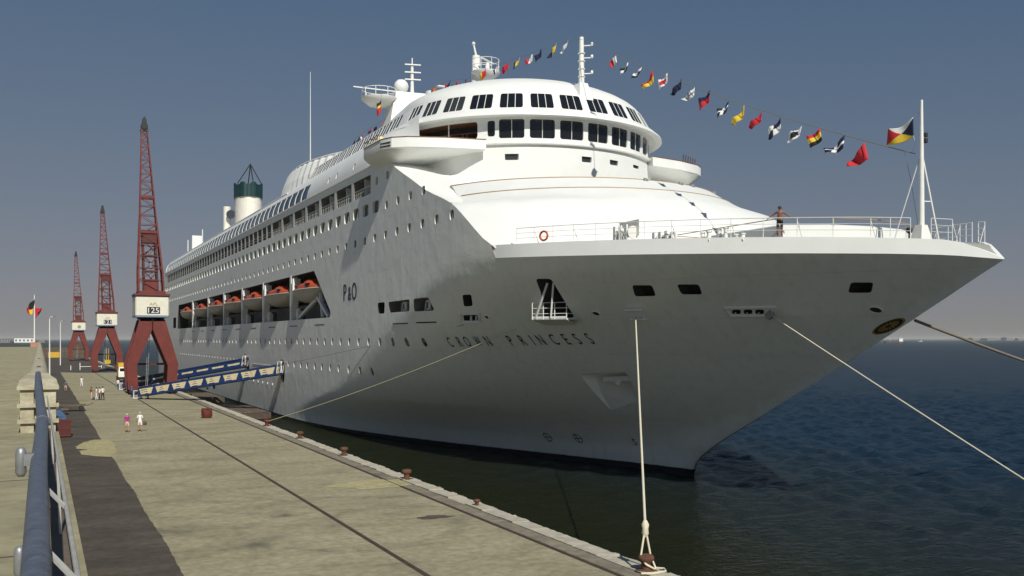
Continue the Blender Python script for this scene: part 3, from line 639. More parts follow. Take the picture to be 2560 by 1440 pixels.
p = (66.037, 9.694); mb = MB(); mb.lathe(hs_(p[0], p[1] - .22, -.1), [(.10, 0), (.14, .06), (.10, .12), (.10, .4)], 8); mb.build('roller', 'trim', fl, smooth=40)
p = (67.473, 9.201); mb = MB(); mb.lathe(hs_(p[0], p[1] - .1, .05), [(.08, -.1), (.12, .25), (.2, .45)], 8); mb.build('rope_chute', 'trim', fl)
p1, p2 = (52.434, 9.989), (51.303, 9.966); p3, p4 = (52.65, 9.377), (51.57, 9.387)
mb = MB(); shell_bar(mb, p1, p2, .5, .1, 2, .12); fr = mb.build('panama_lead', 'trim', SHIP); mb = MB(); shell_bar(mb, p3, p4, .5, .1, 2, .12); mb.build('lower_lip', 'trim', fr)
q = (52.168, 9.678); mb = MB(); mb.lathe(hs_(q[0], q[1] - .26, .1), [(.07, 0), (.09, .05), (.05, .12), (.05, .42), (.09, .5), (.07, .52)], 8); mb.build('roller', 'trim', fr, smooth=40)
q = (51.799, 9.671); mb = MB(); mb.lathe(hs_(q[0], q[1] - .26, .1), [(.07, 0), (.09, .05), (.05, .12), (.05, .42), (.09, .5), (.07, .52)], 8); mb.build('roller', 'trim', fr, smooth=40)
for px, r in (((54.841, 9.803), .22), ((38.901, 9.721), .26), ((64.494, 9.726), .17)):
    mb = MB(); c = Vector(hs_(*px, .02)); e1 = (Vector(hs_(px[0] - .4, px[1])) - Vector(hs_(px[0] + .4, px[1]))).normalized(); e2 = (Vector(hs_(px[0], px[1] + .4)) - Vector(hs_(px[0], px[1] - .4))).normalized()
    mb.tube([c + (e1 * math.cos(t) * 1.35 + e2 * math.sin(t)) * r for t in [2 * PI * i / 18 for i in range(18)]], .05, 8, closed=True); o = mb.build('hawse_ring', 'trim', SHIP, smooth=60)
    mb = MB(); mb.add([c + (e1 * math.cos(t) * 1.35 + e2 * math.sin(t)) * r * .95 for t in [2 * PI * i / 18 for i in range(18)]], [tuple(range(18))]); mb.build('hawse_hole', 'void', o)
# fold-out platform with rails and stays in the triangular port
pa, pb, pc = (61.341, 9.474), (56.628, 9.541), (59.685, 9.366)
A = Vector(hs_(*(59.266, 9.443), 0)); B = Vector(hs_(*(56.653, 9.514), 0)); out = Vector((-.85, -.45, 0)).normalized()
zf = (A.z + B.z) / 2 - .05; A.z = B.z = zf
C1, C2 = A + out * 1.55, B + out * 1.2
mb = MB(); mb.prism([A, B, C2, C1], (0, 0, .08)); mb.prism([A + Vector((0, 0, -.35)), B + Vector((0, 0, -.35)), C2, C1], (0, 0, .02)); 
mb.add([C1, C2, C2 + Vector((0, 0, .22)), C1 + Vector((0, 0, .22)), ], [(0, 1, 2, 3)]); mb.add([A, C1, C1 + Vector((0, 0, .22)), A + Vector((0, 0, .22))], [(0, 1, 2, 3)])
pl = mb.build('boarding_platform', 'white', SHIP)
mb = MB()
for t in (0, .33, .66, 1): q = C1.lerp(C2, t); mb.bar(q, q + Vector((0, 0, 1.15)), .05)
q = A.lerp(C1, .5); mb.bar(q, q + Vector((0, 0, 1.15)), .05)
for h in (.4, .78, 1.15):
    for s_, e_ in ((A, C1), (C1, C2), (C2, B)): mb.tube([s_ + Vector((0, 0, h)), e_ + Vector((0, 0, h))], .025, 5)
mb.build('railing', 'trim', pl)
topp = (57.235, 11.93)
for t, dz in ((.1, 0), (.55, .1)):
    q = C1.lerp(C2, t); mb = MB(); w = (56.95, 11.865); mb.bar(q + Vector((0, 0, .1)), Vector(hs_(w[0] - 1.1 * t, w[1], -.1)), .11); mb.build('stay', 'white', pl)
# row of thin drain slots and scuppers
for px, ln in (((77.473, 9.427), 1.6), ((72.639, 9.457), 1.6)):
    mb = MB(); shell_bar(mb, (px[0] + ln, px[1]), (px[0] - ln, px[1]), .03, .1, 4, .01); mb.build('drain_slot', 'void', SHIP)
for i in range(9):
    y = 101.5 + i * 12; mb = MB(); mb.box(XC - HALF - .015, XC - HALF, y, y + 3.8, 9.62, 9.72); mb.build('drain_slot', 'void', SHIP)
for i in range(7):
    y = 127 + i * 3.1; mb = MB(); mb.lathe((XC - HALF, y, 2.15), [(0, -.06), (.17, -.06), (.2, 0)], 10, axis='x'); mb.build('scupper', 'trim', SHIP)
# rubbing bead along the side
mb = MB(); mb.box(XC - HALF - .1, XC - HALF, 80.2, YS, ZC - .07, ZC + .06); mb.build('cornice', 'trim', SHIP)
mb = MB(); mb.box(XC - HALF - .05, XC - HALF, 124, 140, 4.55, 4.62); mb.build('rubbing_strip', 'trim', SHIP)

# lettering on the shell
def text_mesh(s, size=1.0):
    c = bpy.data.curves.new('t', 'FONT'); c.body = s; c.size = size; o = bpy.data.objects.new('t', c); COL.objects.link(o)
    dg = bpy.context.evaluated_depsgraph_get(); dg.update(); me = bpy.data.meshes.new_from_object(o.evaluated_get(dg)); bpy.data.objects.remove(o); return me
def letter(ch, uv2p, name, m, parent, thick=.02, sx=1.0, sz=1.0, bold=0):
    me = text_mesh(ch); xs = [v.co.x for v in me.vertices]; 
    if not xs: return None
    bm = bmesh.new(); bm.from_mesh(me); bpy.data.meshes.remove(me)
    bmesh.ops.subdivide_edges(bm, edges=[e for e in bm.edges if e.calc_length() > .35], cuts=2)
    x0 = min(xs); cap = .73
    for v in bm.verts: v.co = Vector(uv2p((v.co.x - x0) * sx, v.co.y / cap * sz))
    me = bpy.data.meshes.new(name); bm.to_mesh(me); bm.free(); me.materials.append(M[m]); return link(name, me, parent)
def hull_text(word, spots, m, hpx=None):
    """spots: (y, z_base, cap height, width factor) of each letter's left foot on the shell"""
    for ch, (y, z, cap, sx) in zip(word, spots):
        letter(ch, lambda u, v, y=y, z=z: hs_(y - u, z + v, .035), 'letter', m, SHIP, sx=sx, sz=cap)
def spots_line(p, q, fr, cap, sx): return [(p[0] + (q[0] - p[0]) * t, p[1] + (q[1] - p[1]) * t, cap, sx) for t in fr]
wp = [1128, 1155, 1172, 1200, 1223]; wb = [(70.801, 7.494), (69.556, 7.518), (68.74, 7.538), (67.55, 7.56), (66.371, 7.582)]
hull_text('CROWN', [(p[0], p[1], .80, .78 if c not in 'W' else .62) for p, c in zip(wb, 'CROWN')], 'navy')
wb = [(63.969, 7.625), (62.861, 7.645), (61.796, 7.664), (61.218, 7.681), (60.06, 7.715), (58.96, 7.733), (58.053, 7.751), (57.081, 7.768)]
hull_text('PRINCESS', [(p[0], p[1], .78, .78) for p in wb], 'navy')
pL, pR = (27.4, 94.113, 11.962), (27.4, 89.5, 11.796)
wd = pL[1] - pR[1]
for ch, t, sx, h in (('P', 0, 2.3, 1.75), ('&', .34, 1.7, 1.45), ('O', .62, 2.1, 1.75)):
    for dx in (0, .07, .14): letter(ch, lambda u, v, t=t, dx=dx: hs_(pL[1] - wd * t - u - dx, pL[2] - .02 + v, .02 + dx * .03), 'letter', 'navy', SHIP, sx=sx * .95, sz=h)
# thruster marks and the bulb mark near the waterline
for p in ((70.212, -0.039), (67.182, 0.09)):
    mb = MB(); R_ = .38
    for i in range(20):
        a, b = 2 * PI * i / 20, 2 * PI * (i + 1) / 20; q = lambda t, r: hs_(p[0] - r * math.cos(t), p[1] + r * math.sin(t), .05)
        mb.add([q(a, R_), q(b, R_), q(b, R_ * .84), q(a, R_ * .84)], [(0, 1, 2, 3)])
    for u0, u1, v0, v1 in ((-.03, .03, -R_, R_), (-R_, R_, -.03, .03)):
        mb.add([hs_(p[0] - u, p[1] + v, .052) for u, v in ((u0, v0), (u1, v0), (u1, v1), (u0, v1))], [(0, 1, 2, 3)])
    mb.build('thruster_mark', 'navy', SHIP, fix=False)
p = (62.167, -0.032); letter('5', lambda u, v: hs_(p[0] - u, p[1] + v, .05), 'draught_mark', 'navy', SHIP, sx=.8, sz=.5)
# emblem near the stem: dark oval with gold rim and gold figure
cE = (38.905, 8.816); e1 = (37.893, 9.202); e2 = (38.888, 9.06)
eu, ev_ = (e1[0] - cE[0], e1[1] - cE[1]), (e2[0] - cE[0], e2[1] - cE[1])
def emb(u, v, o): return hs_(cE[0] + eu[0] * u + ev_[0] * v, cE[1] + eu[1] * u + ev_[1] * v, o)
mb = MB(); n = 28; mb.add([emb(math.cos(2 * PI * i / n), math.sin(2 * PI * i / n), .02) for i in range(n)] + [emb(0, 0, .02)], [(i, (i + 1) % n, n) for i in range(n)]); eo = mb.build('emblem', 'black', SHIP, fix=False)
mb = MB()
for i in range(n):
    a, b = 2 * PI * i / n, 2 * PI * (i + 1) / n
    mb.add([emb(r * math.cos(t), r * math.sin(t), .03) for t, r in ((a, .97), (b, .97), (b, .88), (a, .88))], [(0, 1, 2, 3)])
for i in range(16):
    a = 2 * PI * i / 16; mb.add([emb(.2 * math.cos(a - .16), .2 * math.sin(a - .16), .03), emb(.2 * math.cos(a + .16), .2 * math.sin(a + .16), .03), emb(.68 * math.cos(a + .1), .62 * math.sin(a + .1), .03), emb(.68 * math.cos(a - .1), .62 * math.sin(a - .1), .03)], [(0, 1, 2, 3)])
mb.build('emblem_rays', 'gold', eo, fix=False)

# bulwark band above the knuckle, both sides, and the foredeck
mb = MB(); rows = []
ys = [32.0, 32.4, 33, 33.6, 34.3, 35.3] + [36.5 + 1.2 * i for i in range(20)] + [60.2, 60.8]
def bw(y, k): z = lerp_table(KN, y) * (1 - k) + lerp_table(BT, y) * k; return max(0, half_breadth(y, lerp_table(KN, y)) - .16 * k * min(1, (y - 32) / 2)), z
for sgn in (-1, 1):
    rings = []
    for y in ys:
        b0, z0 = bw(y, 0); b1, z1 = bw(y, 1)
        rings.append([(XC + sgn * (b0 + .03 * min(1, max(.1, (60.5 - y) / 3))), y, z0 + .0), (XC + sgn * (b1 + .02 + .13 * sm(55, 60, y)), y, z1), (XC + sgn * max(0, b1 - .28), y + .12 * min(1, (y - 32) / 2), z1 + .01), (XC + sgn * max(0, b1 - .3), y + .12 * min(1, (y - 32) / 2), z1 - .3 * min(1, (y - 32) / 2))])
    mb.loft(rings, close=False)
mb.build('bulwark', 'white', SHIP, smooth=35, fix=True)
mb = MB(); dk = []
for y in ys + [66, 72]:
    b1, z1 = bw(min(y, 60), 1); dp = .22 * sm(33.5, 36, y) + .02; dk.append([(XC - max(0, b1 - .2 * min(1, (y - 32) / 2)), y, z1 - dp), (XC + max(0, b1 - .2 * min(1, (y - 32) / 2)), y, z1 - dp)])
mb.loft(dk, close=False); mb.build('foredeck', mat('deck_paint', (.32, .33, .30), .8, var=.3, vscale=.8), SHIP)
def zdeck(y): return lerp_table(BT, y) - .22
# bow railing
for sgn in (-1, 1):
    mb = MB(); ry = [34.0 + i * .82 for i in range(31)]; line = []
    for i, y in enumerate(ry):
        b1, z1 = bw(y, 1); p = Vector((XC + sgn * (b1 - .15), y + .05, z1)); line.append(p)
        if i % 2 == 0 or i < 5: mb.tube([p, p + Vector((0, 0, 1.08))], .022, 5)
    for h, r in ((1.08, .026), (.74, .016), (.4, .016)): mb.tube([p + Vector((0, 0, h)) for p in line[2:]], r, 5)
    for h, r in ((1.08, .026), (.74, .016), (.4, .016)): mb.tube([p + Vector((0, 0, h)) for p in line[:2]], r, 5)
    for y in ry[::4]:
        b1, z1 = bw(y, 1); mb.bar((XC + sgn * (b1 - .15), y + .05, z1 + .9), (XC + sgn * (b1 - .55), y + .05, z1 - .1), .03)
    mb.build('bow_railing', 'trim', SHIP)
# raised hatch platform, winches, fittings on the foredeck
mb = MB(); base = [(37.6, 42.0), (40.2, 40.6), (43, 40.2), (45.8, 40.6), (48.4, 42.0), (48.4, 52.5), (37.6, 52.5)]
mb.loft([[(x, y, 13.3) for x, y in base], [(x, y, 14.52) for x, y in base], [(XC + (x - XC) * .97, 47 + (y - 47) * .97, 14.6) for x, y in base]]); mb.build('raised_hatch', 'white', SHIP)
mb = MB()
for x, y in base[:6]: mb.tube([(x, y, 14.5), (x, y, 14.95)], .02, 5)
mb.tube([(x, y, 14.95) for x, y in base], .03, 5, closed=True); mb.build('hatch_rail', 'brown', SHIP)
def winch(px, py, s_=1.0):
    y, z = px, py; x = XC - half_breadth(y, 13.6) + 1.6
    w = MB(); z0 = zdeck(y)
    for dy in (-.75, -.1, .55): w.prism([(x - .1, y + dy, z0), (x - .1, y + dy + .35, z0), (x - .1, y + dy + .3, z0 + 1.2 * s_), (x - .1, y + dy + .05, z0 + 1.2 * s_)], (.12, 0, 0))
    o = w.build('mooring_winch', 'trim', SHIP)
    w = MB(); w.lathe((x + .3, y - .9, z0 + .7 * s_), [(.42 * s_, 0), (.42 * s_, .06), (.24 * s_, .08), (.24 * s_, 1.4), (.42 * s_, 1.42), (.42 * s_, 1.5)], 14, axis='y'); w.build('drum', 'trim', o, smooth=40)
    w = MB(); w.box(x + .5, x + .56, y - 1.2, y + 1.0, z0 + .5, z0 + 1.5)
    if s_ > .9: w.build('shield', 'trim', o)
    return o
winch(51.3, 0); winch(48.6, 0, .6)
for y, dx, h in ((47.7, 1.2, .5), (45.4, 1.0, .5), (44.6, 1.2, .7), (43.6, 1.1, .35)):
    mb = MB(); x = XC - half_breadth(y, 13.6) + dx
    for q in (-.3, .3): mb.lathe((x, y + q, zdeck(y)), [(.13, 0), (.13, h), (.17, h + .03), (.17, h + .09), (.05, h + .12)], 10)
    mb.box(x - .2, x + .2, y - .55, y + .55, zdeck(y), zdeck(y) + .08); mb.build('bitts', 'trim', SHIP, smooth=40)
mb = MB(); q = Vector((XC - bw(56.2, 1)[0] + .1, 56.0, lerp_table(BT, 56) + .45)); mb.tube([q + Vector((.12 * math.cos(t), -.3 * math.cos(t), .3 * math.sin(t))) for t in [2 * PI * i / 16 for i in range(16)]], .07, 8, closed=True)
LR = mb.build('lifebuoy', 'orange', SHIP, smooth=60)
# bow mast with stays and ladder
mb = MB(); mx, my = 43.0, 37.0; zb = 13.3
mb.tube([(mx, my, zb), (mx, my, 16), (mx, my, 18.5), (mx, my, 21.1)], [.16, .14, .11, .07], 10); BM = mb.build('bow_mast', 'trim', SHIP, smooth=60)
mb = MB(); mb.loft([[(mx - .5, my - .4, zb - .1), (mx + .5, my - .4, zb - .1), (mx + .5, my + .5, zb - .1), (mx - .5, my + .5, zb - .1)], [(mx - .22, my - .2, zb + 1.0), (mx + .22, my - .2, zb + 1.0), (mx + .22, my + .25, zb + 1.0), (mx - .22, my + .25, zb + 1.0)]]); mb.build('mast_foot', 'trim', BM)
mb = MB(); mb.tube([(mx, my, 18.3), (mx + 1.0, my - .3, 13.4)], .05, 6); mb.tube([(mx, my, 18.3), (mx - .5, my + 1.5, 13.4)], .03, 6); mb.bar((mx, my, 15.6), (mx + .55, my - .15, 15.6), .05); mb.tube([(mx, my, 17), (mx + .9, my + .8, 17.6)], .02, 5); mb.build('mast_stay', 'trim', BM)
mb = MB()
for h in (18.9, 19.2): mb.lathe((mx + .18, my - .12, h), [(.05, -.12), (.11, -.1), (.11, .1), (.05, .12)], 8)
mb.bar((mx, my, 18.8), (mx + .25, my - .15, 18.8), .08); mb.build('navigation_light', 'black', BM)
mb = MB(); mb.lathe((mx - .55, my + .35, 14.05), [(.05, -.2), (.16, -.12), (.18, .05), (.1, .12)], 10); mb.bar((mx - .55, my + .35, 13.3), (mx - .55, my + .35, 14), .06); mb.build('deck_light', 'black', BM)

# ---------------- forward house: sloped front rising from the foredeck
YC = [(13.4, 54.0), (14.6, 54.6), (15.5, 55.2), (17.3, 57.0), (18.4, 58.6), (19.3, 60.3), (19.9, 61.6), (20.6, 63.0)]
def house_ye(z): return lerp_table(EDGE, z) if z <= 18.2 else lerp_table([(18.2, 66.0), (18.7, 68.6), (19.1, 70.0), (20.6, 72.4)], z)
def house_be(z): return half_breadth(house_ye(z), z) - .02 if z <= 18.2 else lerp_table([(18.2, 15.55), (18.7, 13.6), (19.1, 13.1), (20.6, 12.9)], z)
def yfront(b, z):
    b = abs(b); y0 = lerp_table(YC, z); be = house_be(z); ye = house_ye(z); d = ye - y0; R_ = (be * be + d * d) / (2 * d)
    return y0 + R_ - math.sqrt(max(0, R_ * R_ - min(b, R_) ** 2))
    be = half_breadth(ye, z); t = min(1, b / be); el = ye - (ye - y0) * math.sqrt(max(0, 1 - t ** 2.0))
    ci = y0 + 13.5 - math.sqrt(max(.0, 13.5 ** 2 - min(b, 13.5) ** 2)); w = sm(16.2, 19.2, z)
    return min(el * (1 - w) + ci * w, ye)
mb = MB(); zs = [14.2, 14.66, 15.2, 15.8, 16.24, 16.8, 17.3, 17.8, 18.2, 18.45, 18.7, 18.9, 19.1, 19.5, 19.9, 20.3, 20.6]
rings = []
for z in zs:
    be = house_be(max(z, 14.66)) - (.4 if z < 14.6 else 0); ring = []
    for i in range(-40, 41):
        b = be * i / 40; ring.append((XC - b, yfront(b, max(z, 14.66)), z))
    rings.append(ring)
mb.loft(rings, close=False)
ring2 = [(x, y + .35, z) for x, y, z in rings[-1]]; mb.loft([rings[-1], ring2, [(x, y, 19.5) for x, y, z in ring2]], close=False)
mb.build('front_house', 'white', SHIP, smooth=35)
for yp, zp in front_ports:                                    # ports on the rounded corner of the house
    be = half_breadth(lerp_table(EDGE, zp), zp); lo, hi = be * .5, be
    for _ in range(30):
        m_ = (lo + hi) / 2
        if yfront(m_, zp) < yp: lo = m_
        else: hi = m_
    b = (lo + hi) / 2; d = .05; tn_ = Vector((-d * 2, yfront(min(b + d, be), zp) - yfront(b - d, zp), 0)).normalized(); c = Vector((XC - b, yp, zp)); tz = Vector((0, (yfront(b, zp + .1) - yfront(b, zp - .1)) / .2, 1)).normalized(); nn = tn_.cross(tz).normalized(); nn = nn if nn.x < 0 else -nn
    h = rrect(0, 0, .72, .72, .22); mb = MB(); reveal(mb, h, lambda u, v: c + tn_ * u + tz * v + nn * .05, lambda u, v: c + tn_ * u * .8 + tz * v * .8 + nn * .02); mb.add([c + tn_ * u * .8 + tz * v * .8 + nn * .02 for u, v in h], [tuple(range(len(h)))], 1); mb.build('porthole', ['white', 'glass'], SHIP, fix=False)
mb = MB(); mb.add([(x, y, 19.52) for x, y, z in ring2[3:-3]] + [(XC + 14.5, 80, 19.52), (XC - 14.5, 80, 19.52)], [tuple(range(len(ring2) - 4))]); mb.build('house_deck', 'trim', SHIP)
for zz in (20.6, 19.5):
    mb = MB(); be = 12.95; mb.tube([(XC - b, yfront(b, zz) - .02, zz) for b in [be * math.sin(i / 30 * PI / 2 * .98) for i in range(-30, 31)]], .05, 5); mb.build('edge_bead', 'brown', SHIP)
for th in (-2, 14, 21, 41):
    b = -13.0 * math.sin(math.radians(th)); mb = MB(); y = yfront(b, 20.6) - .12
    mb.lathe((XC - b, y, 20.5), [(.05, -.18), (.2, -.16), (.22, .05), (.12, .12)], 8, axis='y'); mb.bar((XC - b, y + .1, 20.5), (XC - b, y + .1, 20.75), .08); mb.build('floodlight', 'galv', SHIP)

# ---------------- lower tower and shoulders up to the bridge
TY, TR = 85.6, 12.95
def ytower(b, z):
    b = abs(b); ci = TY - math.sqrt(max(0, TR ** 2 - min(b, TR) ** 2)) ; ye = lerp_table(EDGE, z)
    pro = .9 * sm(18.9, 20.2, z) - .5 * (1 - sm(18.9, 20.2, z)); shl = ye - pro + pro * (b / HALF) ** 14 + (HALF - b) * .32 + max(0, 8 - b) * 1.0
    k = 1.6; h = max(0, min(1, .5 + .5 * (shl - ci) / k)); return shl * (1 - h) + ci * h - k * h * (1 - h)
def tmap(off): return lambda b, z: (XC - b, ytower(b, z) + off, z)
th_holes = [rrect(*c, w, h, .1, 2) for c, w, h in ((((6.438, 23.879)), 1.05, .62), (((-0.029, 23.919)), 1.0, .62), (((-3.065, 23.965)), 1.0, .62), (((-6.216, 24.111)), .95, .6))]
outer = densify([(-HALF, 18.3), (HALF, 18.3), (HALF, 24.1), (-HALF, 24.1)], .5)
pts = [(b * .45, 18.5 + .4 * j + (b % 3) * .03) for b in range(-34, 35) for j in range(14) if not any(inpoly((b * .45, 18.5 + .4 * j + (b % 3) * .03), h) for h in th_holes)]
mb = MB(); cdt_sheet(mb, outer, th_holes, pts, tmap(0))
for h in th_holes: reveal(mb, h, tmap(0), tmap(.22))
rings = []
for z in (24.1, 24.5, 25.1): rings.append([(XC - TR * math.sin(math.radians(a)), TY - TR * math.cos(math.radians(a)), z) for a in range(-92, 93, 4)])
mb.loft(rings, close=False); TW = mb.build('tower', 'white', SHIP, smooth=40)
for h in th_holes: panel(h, tmap(.2)).build('tower_window', 'glass2', TW, fix=False)
def circ(r, a, z): a = math.radians(a); return (XC - r * math.sin(a), TY - r * math.cos(a), z)
mb = MB(); prof = [(12.9, 24.86), (13.18, 24.9), (13.22, 25.0), (13.15, 25.08), (12.8, 25.1)]
mb.loft([[circ(r, a, z) for a in range(-48, 49, 3)] for r, z in prof], close=False); mb.build('bridge_lip', 'trim', SHIP, smooth=60)

# ---------------- bridge band
BR = 12.8
def bmap(r): return lambda s_, z: circ(r + (z - 25.1) * .02, s_, z)
bholes = []; 
for a in (30, 18, 6, -6, -18, -30): bholes.append((rrect(a, 26.38, 8.9, 1.55, .01, 1), 2))
def rr_ang(c, w, z0, z1, ra, rz): return [(c + sx * (w / 2 - ra) + ra * math.cos(t) , zc + sz * 0 + rz * math.sin(t)) for sx, sz, zc, a0 in ((1, 1, z1 - rz, 0), (-1, 1, z1 - rz, 90), (-1, -1, z0 + rz, 180), (1, -1, z0 + rz, 270)) for t in [math.radians(a0 + 30 * i) for i in range(4)]]
bholes = [(rr_ang(a, 9.9, 25.5, 27.14, .9, .2), 2) for a in (30, 18, 6, -6, -18, -30)] + [(rr_ang(38.0, 3.0, 25.68, 27.05, .8, .2), 1), (rr_ang(-40.6, 7.2, 25.5, 27.14, .8, .2), 1)]
wing_holes = [rr_ang(s_ * 61.0, 35 if s_ > 0 else 31, 25.55, 27.05, 1.2, .3) for s_ in (1, -1)]
outer = densify([(-86, 25.05), (86, 25.05), (86, 27.35), (-86, 27.35)], 3)
pts = [(a, z) for a in range(-84, 85, 3) for z in (25.3, 26.2, 27.2) if not any(inpoly((a, z), h) for h in [q[0] for q in bholes] + wing_holes)]
mb = MB(); cdt_sheet(mb, outer, [densify(h[0], 1.5) for h in bholes] + [densify(h, 3) for h in wing_holes], pts, bmap(BR + .0))
for h, n in bholes: reveal(mb, densify(h, 1.5), bmap(BR), bmap(BR - .13))
for h in wing_holes: reveal(mb, densify(h, 3), bmap(BR), bmap(BR - .25))
BD = mb.build('bridge_front', 'white', SHIP, smooth=35)
def strip_panel(h, rmap, step=2.0):
    m_ = MB(); hh = densify(h, step); cx = [p[0] for p in hh]; a, b = min(cx), max(cx); z0, z1 = min(p[1] for p in hh), max(p[1] for p in hh)
    ins = [(a + (b - a) * i / 8, z0 + (z1 - z0) * j / 3) for i in range(1, 8) for j in (1, 2)]; cdt_sheet(m_, hh, [], [p for p in ins if inpoly(p, hh)], rmap); return m_
for h, n in bholes:
    o = strip_panel(h, bmap(BR - .11)).build('bridge_window', 'glass', SHIP, smooth=60)
    if n == 2:
        c = sum(p[0] for p in h) / len(h); mb = MB(); mb.bar(circ(BR - .08, c, 25.52), circ(BR - .06, c, 27.12), .05, .05); mb.build('mullion', 'trim', o)
        if abs(c + 18) > 1 and abs(c + 30) > 1:
            mb = MB(); mb.loft([[circ(BR - .1, c - 4.0 + 8.0 * i / 8, z) for i in range(9)] for z in (26.9, 27.06)], close=False); mb.build('sun_blind', 'galv', o)
        for q in (-2.2, 2.4):
            mb = MB(); mb.bar(circ(BR - .06, c + q, 27.05), circ(BR - .05, c + q * .9, 26.55), .035, .03); mb.build('wiper', 'black', o)
for h in wing_holes:
    sg = 1 if h[0][0] > 0 else -1
    o = strip_panel(h, bmap(BR - 1.6), 3).build('wing_interior', 'void', SHIP, smooth=60)
    mb = MB(); mb.loft([[circ(BR - .2, sg * (42 + 37 * i / 14), z) for i in range(15)] for z in (25.5, 25.62)], close=False)
    for a in (44, 50, 52, 58.5, 65, 72): mb.bar(circ(BR - .9, sg * a, 25.5), circ(BR - .9, sg * a, 26.3), .1)
    mb.loft([[circ(BR - .9, sg * (42 + 37 * i / 14), z) for i in range(15)] for z in (26.25, 26.33)], close=False); mb.build('wood_frame', 'wood', o)
    mb = MB(); mb.bar(circ(BR - .1, sg * 56.5, 25.5), circ(BR - .1, sg * 56.5, 27.1), .07); mb.build('mullion', 'trim', o)
    mb = MB(); mb.add([circ(BR - .15, sg * (42 + 37 * i / 14), 27.06) for i in range(15)] + [circ(BR - 1.7, sg * (42 + 37 * i / 14), 27.0) for i in range(14, -1, -1)], [tuple(range(30))]); mb.add([circ(BR - .15, sg * (42 + 37 * i / 14), 25.54) for i in range(15)] + [circ(BR - 1.7, sg * (42 + 37 * i / 14), 25.54) for i in range(14, -1, -1)], [tuple(range(30))]); mb.build('lining', 'wood', o)

# plan line of the upper deck: round the front, then straight aft
YU = 123.0
def plan(s_, r, bside):
    """s_ in degrees round the front to +-90, beyond that metres aft"""
    if abs(s_) <= 90: 
        w = sm(55, 90, abs(s_)); return circ(r * (1 - w) + bside * w, s_, 0)[:2]
    return (XC - math.copysign(bside, s_), TY + (abs(s_) - 90))
SL = [-(90 + YU - TY)] + [-90 - q for q in (33, 28, 22, 16, 10, 5)] + list(range(-90, 91, 3)) + [90 + q for q in (5, 10, 16, 22, 28, 33)] + [90 + YU - TY]
def band(prof, sl=SL): return [[(*plan(s_, r, bs), z) for s_ in sl] for r, bs, z in prof]
# eyebrow over the bridge
mb = MB(); EB = [s_ for s_ in SL if abs(s_) <= 96]
mb.loft(band([(12.78, 12.6, 27.3), (13.3, 13.1, 27.22), (13.8, 13.6, 27.18), (13.98, 13.75, 27.28), (13.95, 13.7, 27.42), (13.5, 13.2, 27.8), (13.08, 12.72, 28.02)], EB), close=False); mb.build('eyebrow', 'white', SHIP, smooth=50)
# upper window band, leaning inwards
def umap(off):
    def f(s_, z):
        t = (z - 28.0) / 1.5; r = 13.06 - .85 * t - off; bs = 12.68 - .75 * t - off; return (*plan(s_, r, bs), z)
    return f
uh = []
for c in [0 + 12.05 * k for k in (-6.5, -5.5, -4.5, -3.5, -2.5, -1.5, -.5, .5, 1.5, 2.5, 3.5, 4.5, 5.5, 6.5)]: uh.append((c, 9.0))
for sg in (1, -1):
    for i in range(11): uh.append((sg * (91.0 + 1.3 + 3.1 * i), 2.72))
def uhole(c, w): 
    ra = .7 if w > 5 else .18; return rr_ang(c, w, 28.1, 29.52, ra, .2)
holesU = [densify(uhole(c, w), 1.2 if w > 5 else .6) for c, w in uh]
outer = densify([(SL[0], 28.0), (SL[-1], 28.0), (SL[-1], 29.66), (SL[0], 29.66)], 2)
pts = [(a, z) for a in range(-126, 127, 3) for z in (28.3, 29.2, 29.6) if not any(inpoly((a, z), h) for h in holesU)]
mb = MB(); cdt_sheet(mb, outer, holesU, pts, umap(0))
for h in holesU: reveal(mb, h, umap(0), umap(.04))
mb.build('upper_house', 'white', SHIP, smooth=35)
for (c, w), h in zip(uh, holesU):
    sidew = c < -60
    o = strip_panel(uhole(c, w), umap(.03), 1.2 if w > 5 else .6).build('lounge_window', 'glass' if abs(c) < 52 else 'glass2', SHIP, smooth=60)
    for q in (-1 / 6, 1 / 6): mb = MB(); f = umap(.02); mb.bar(f(c + w * q, 28.1), f(c + w * q, 29.52), .05, .04); mb.build('mullion', 'trim', o)
# roof: flat aft, domed forward
def zroof(x, y):
    r = math.hypot((x - XC) / 12.2, (y - 86) / (12.25 if y < 86 else 17)); return 29.65 + 3.4 * max(0, 1 - r * r) ** .62
mb = MB(); rings = []
base = [(*plan(s_, 12.13, 11.86), 29.65) for s_ in SL]
for k in [1, .985, .96, .92, .86, .78, .68, .56, .42, .26, .1]:
    rg = []
    for x, y, z in base:
        cy = min(max(y, 86), 123); xx = XC + (x - XC) * k; yy = cy + (y - cy) * k if y < 86 else y; rg.append((xx, yy, zroof(xx, yy) if k < 1 else 29.65))
    rings.append(rg)
mb.loft(rings, close=False); mb.build('dome_roof', 'white', SHIP, smooth=45)

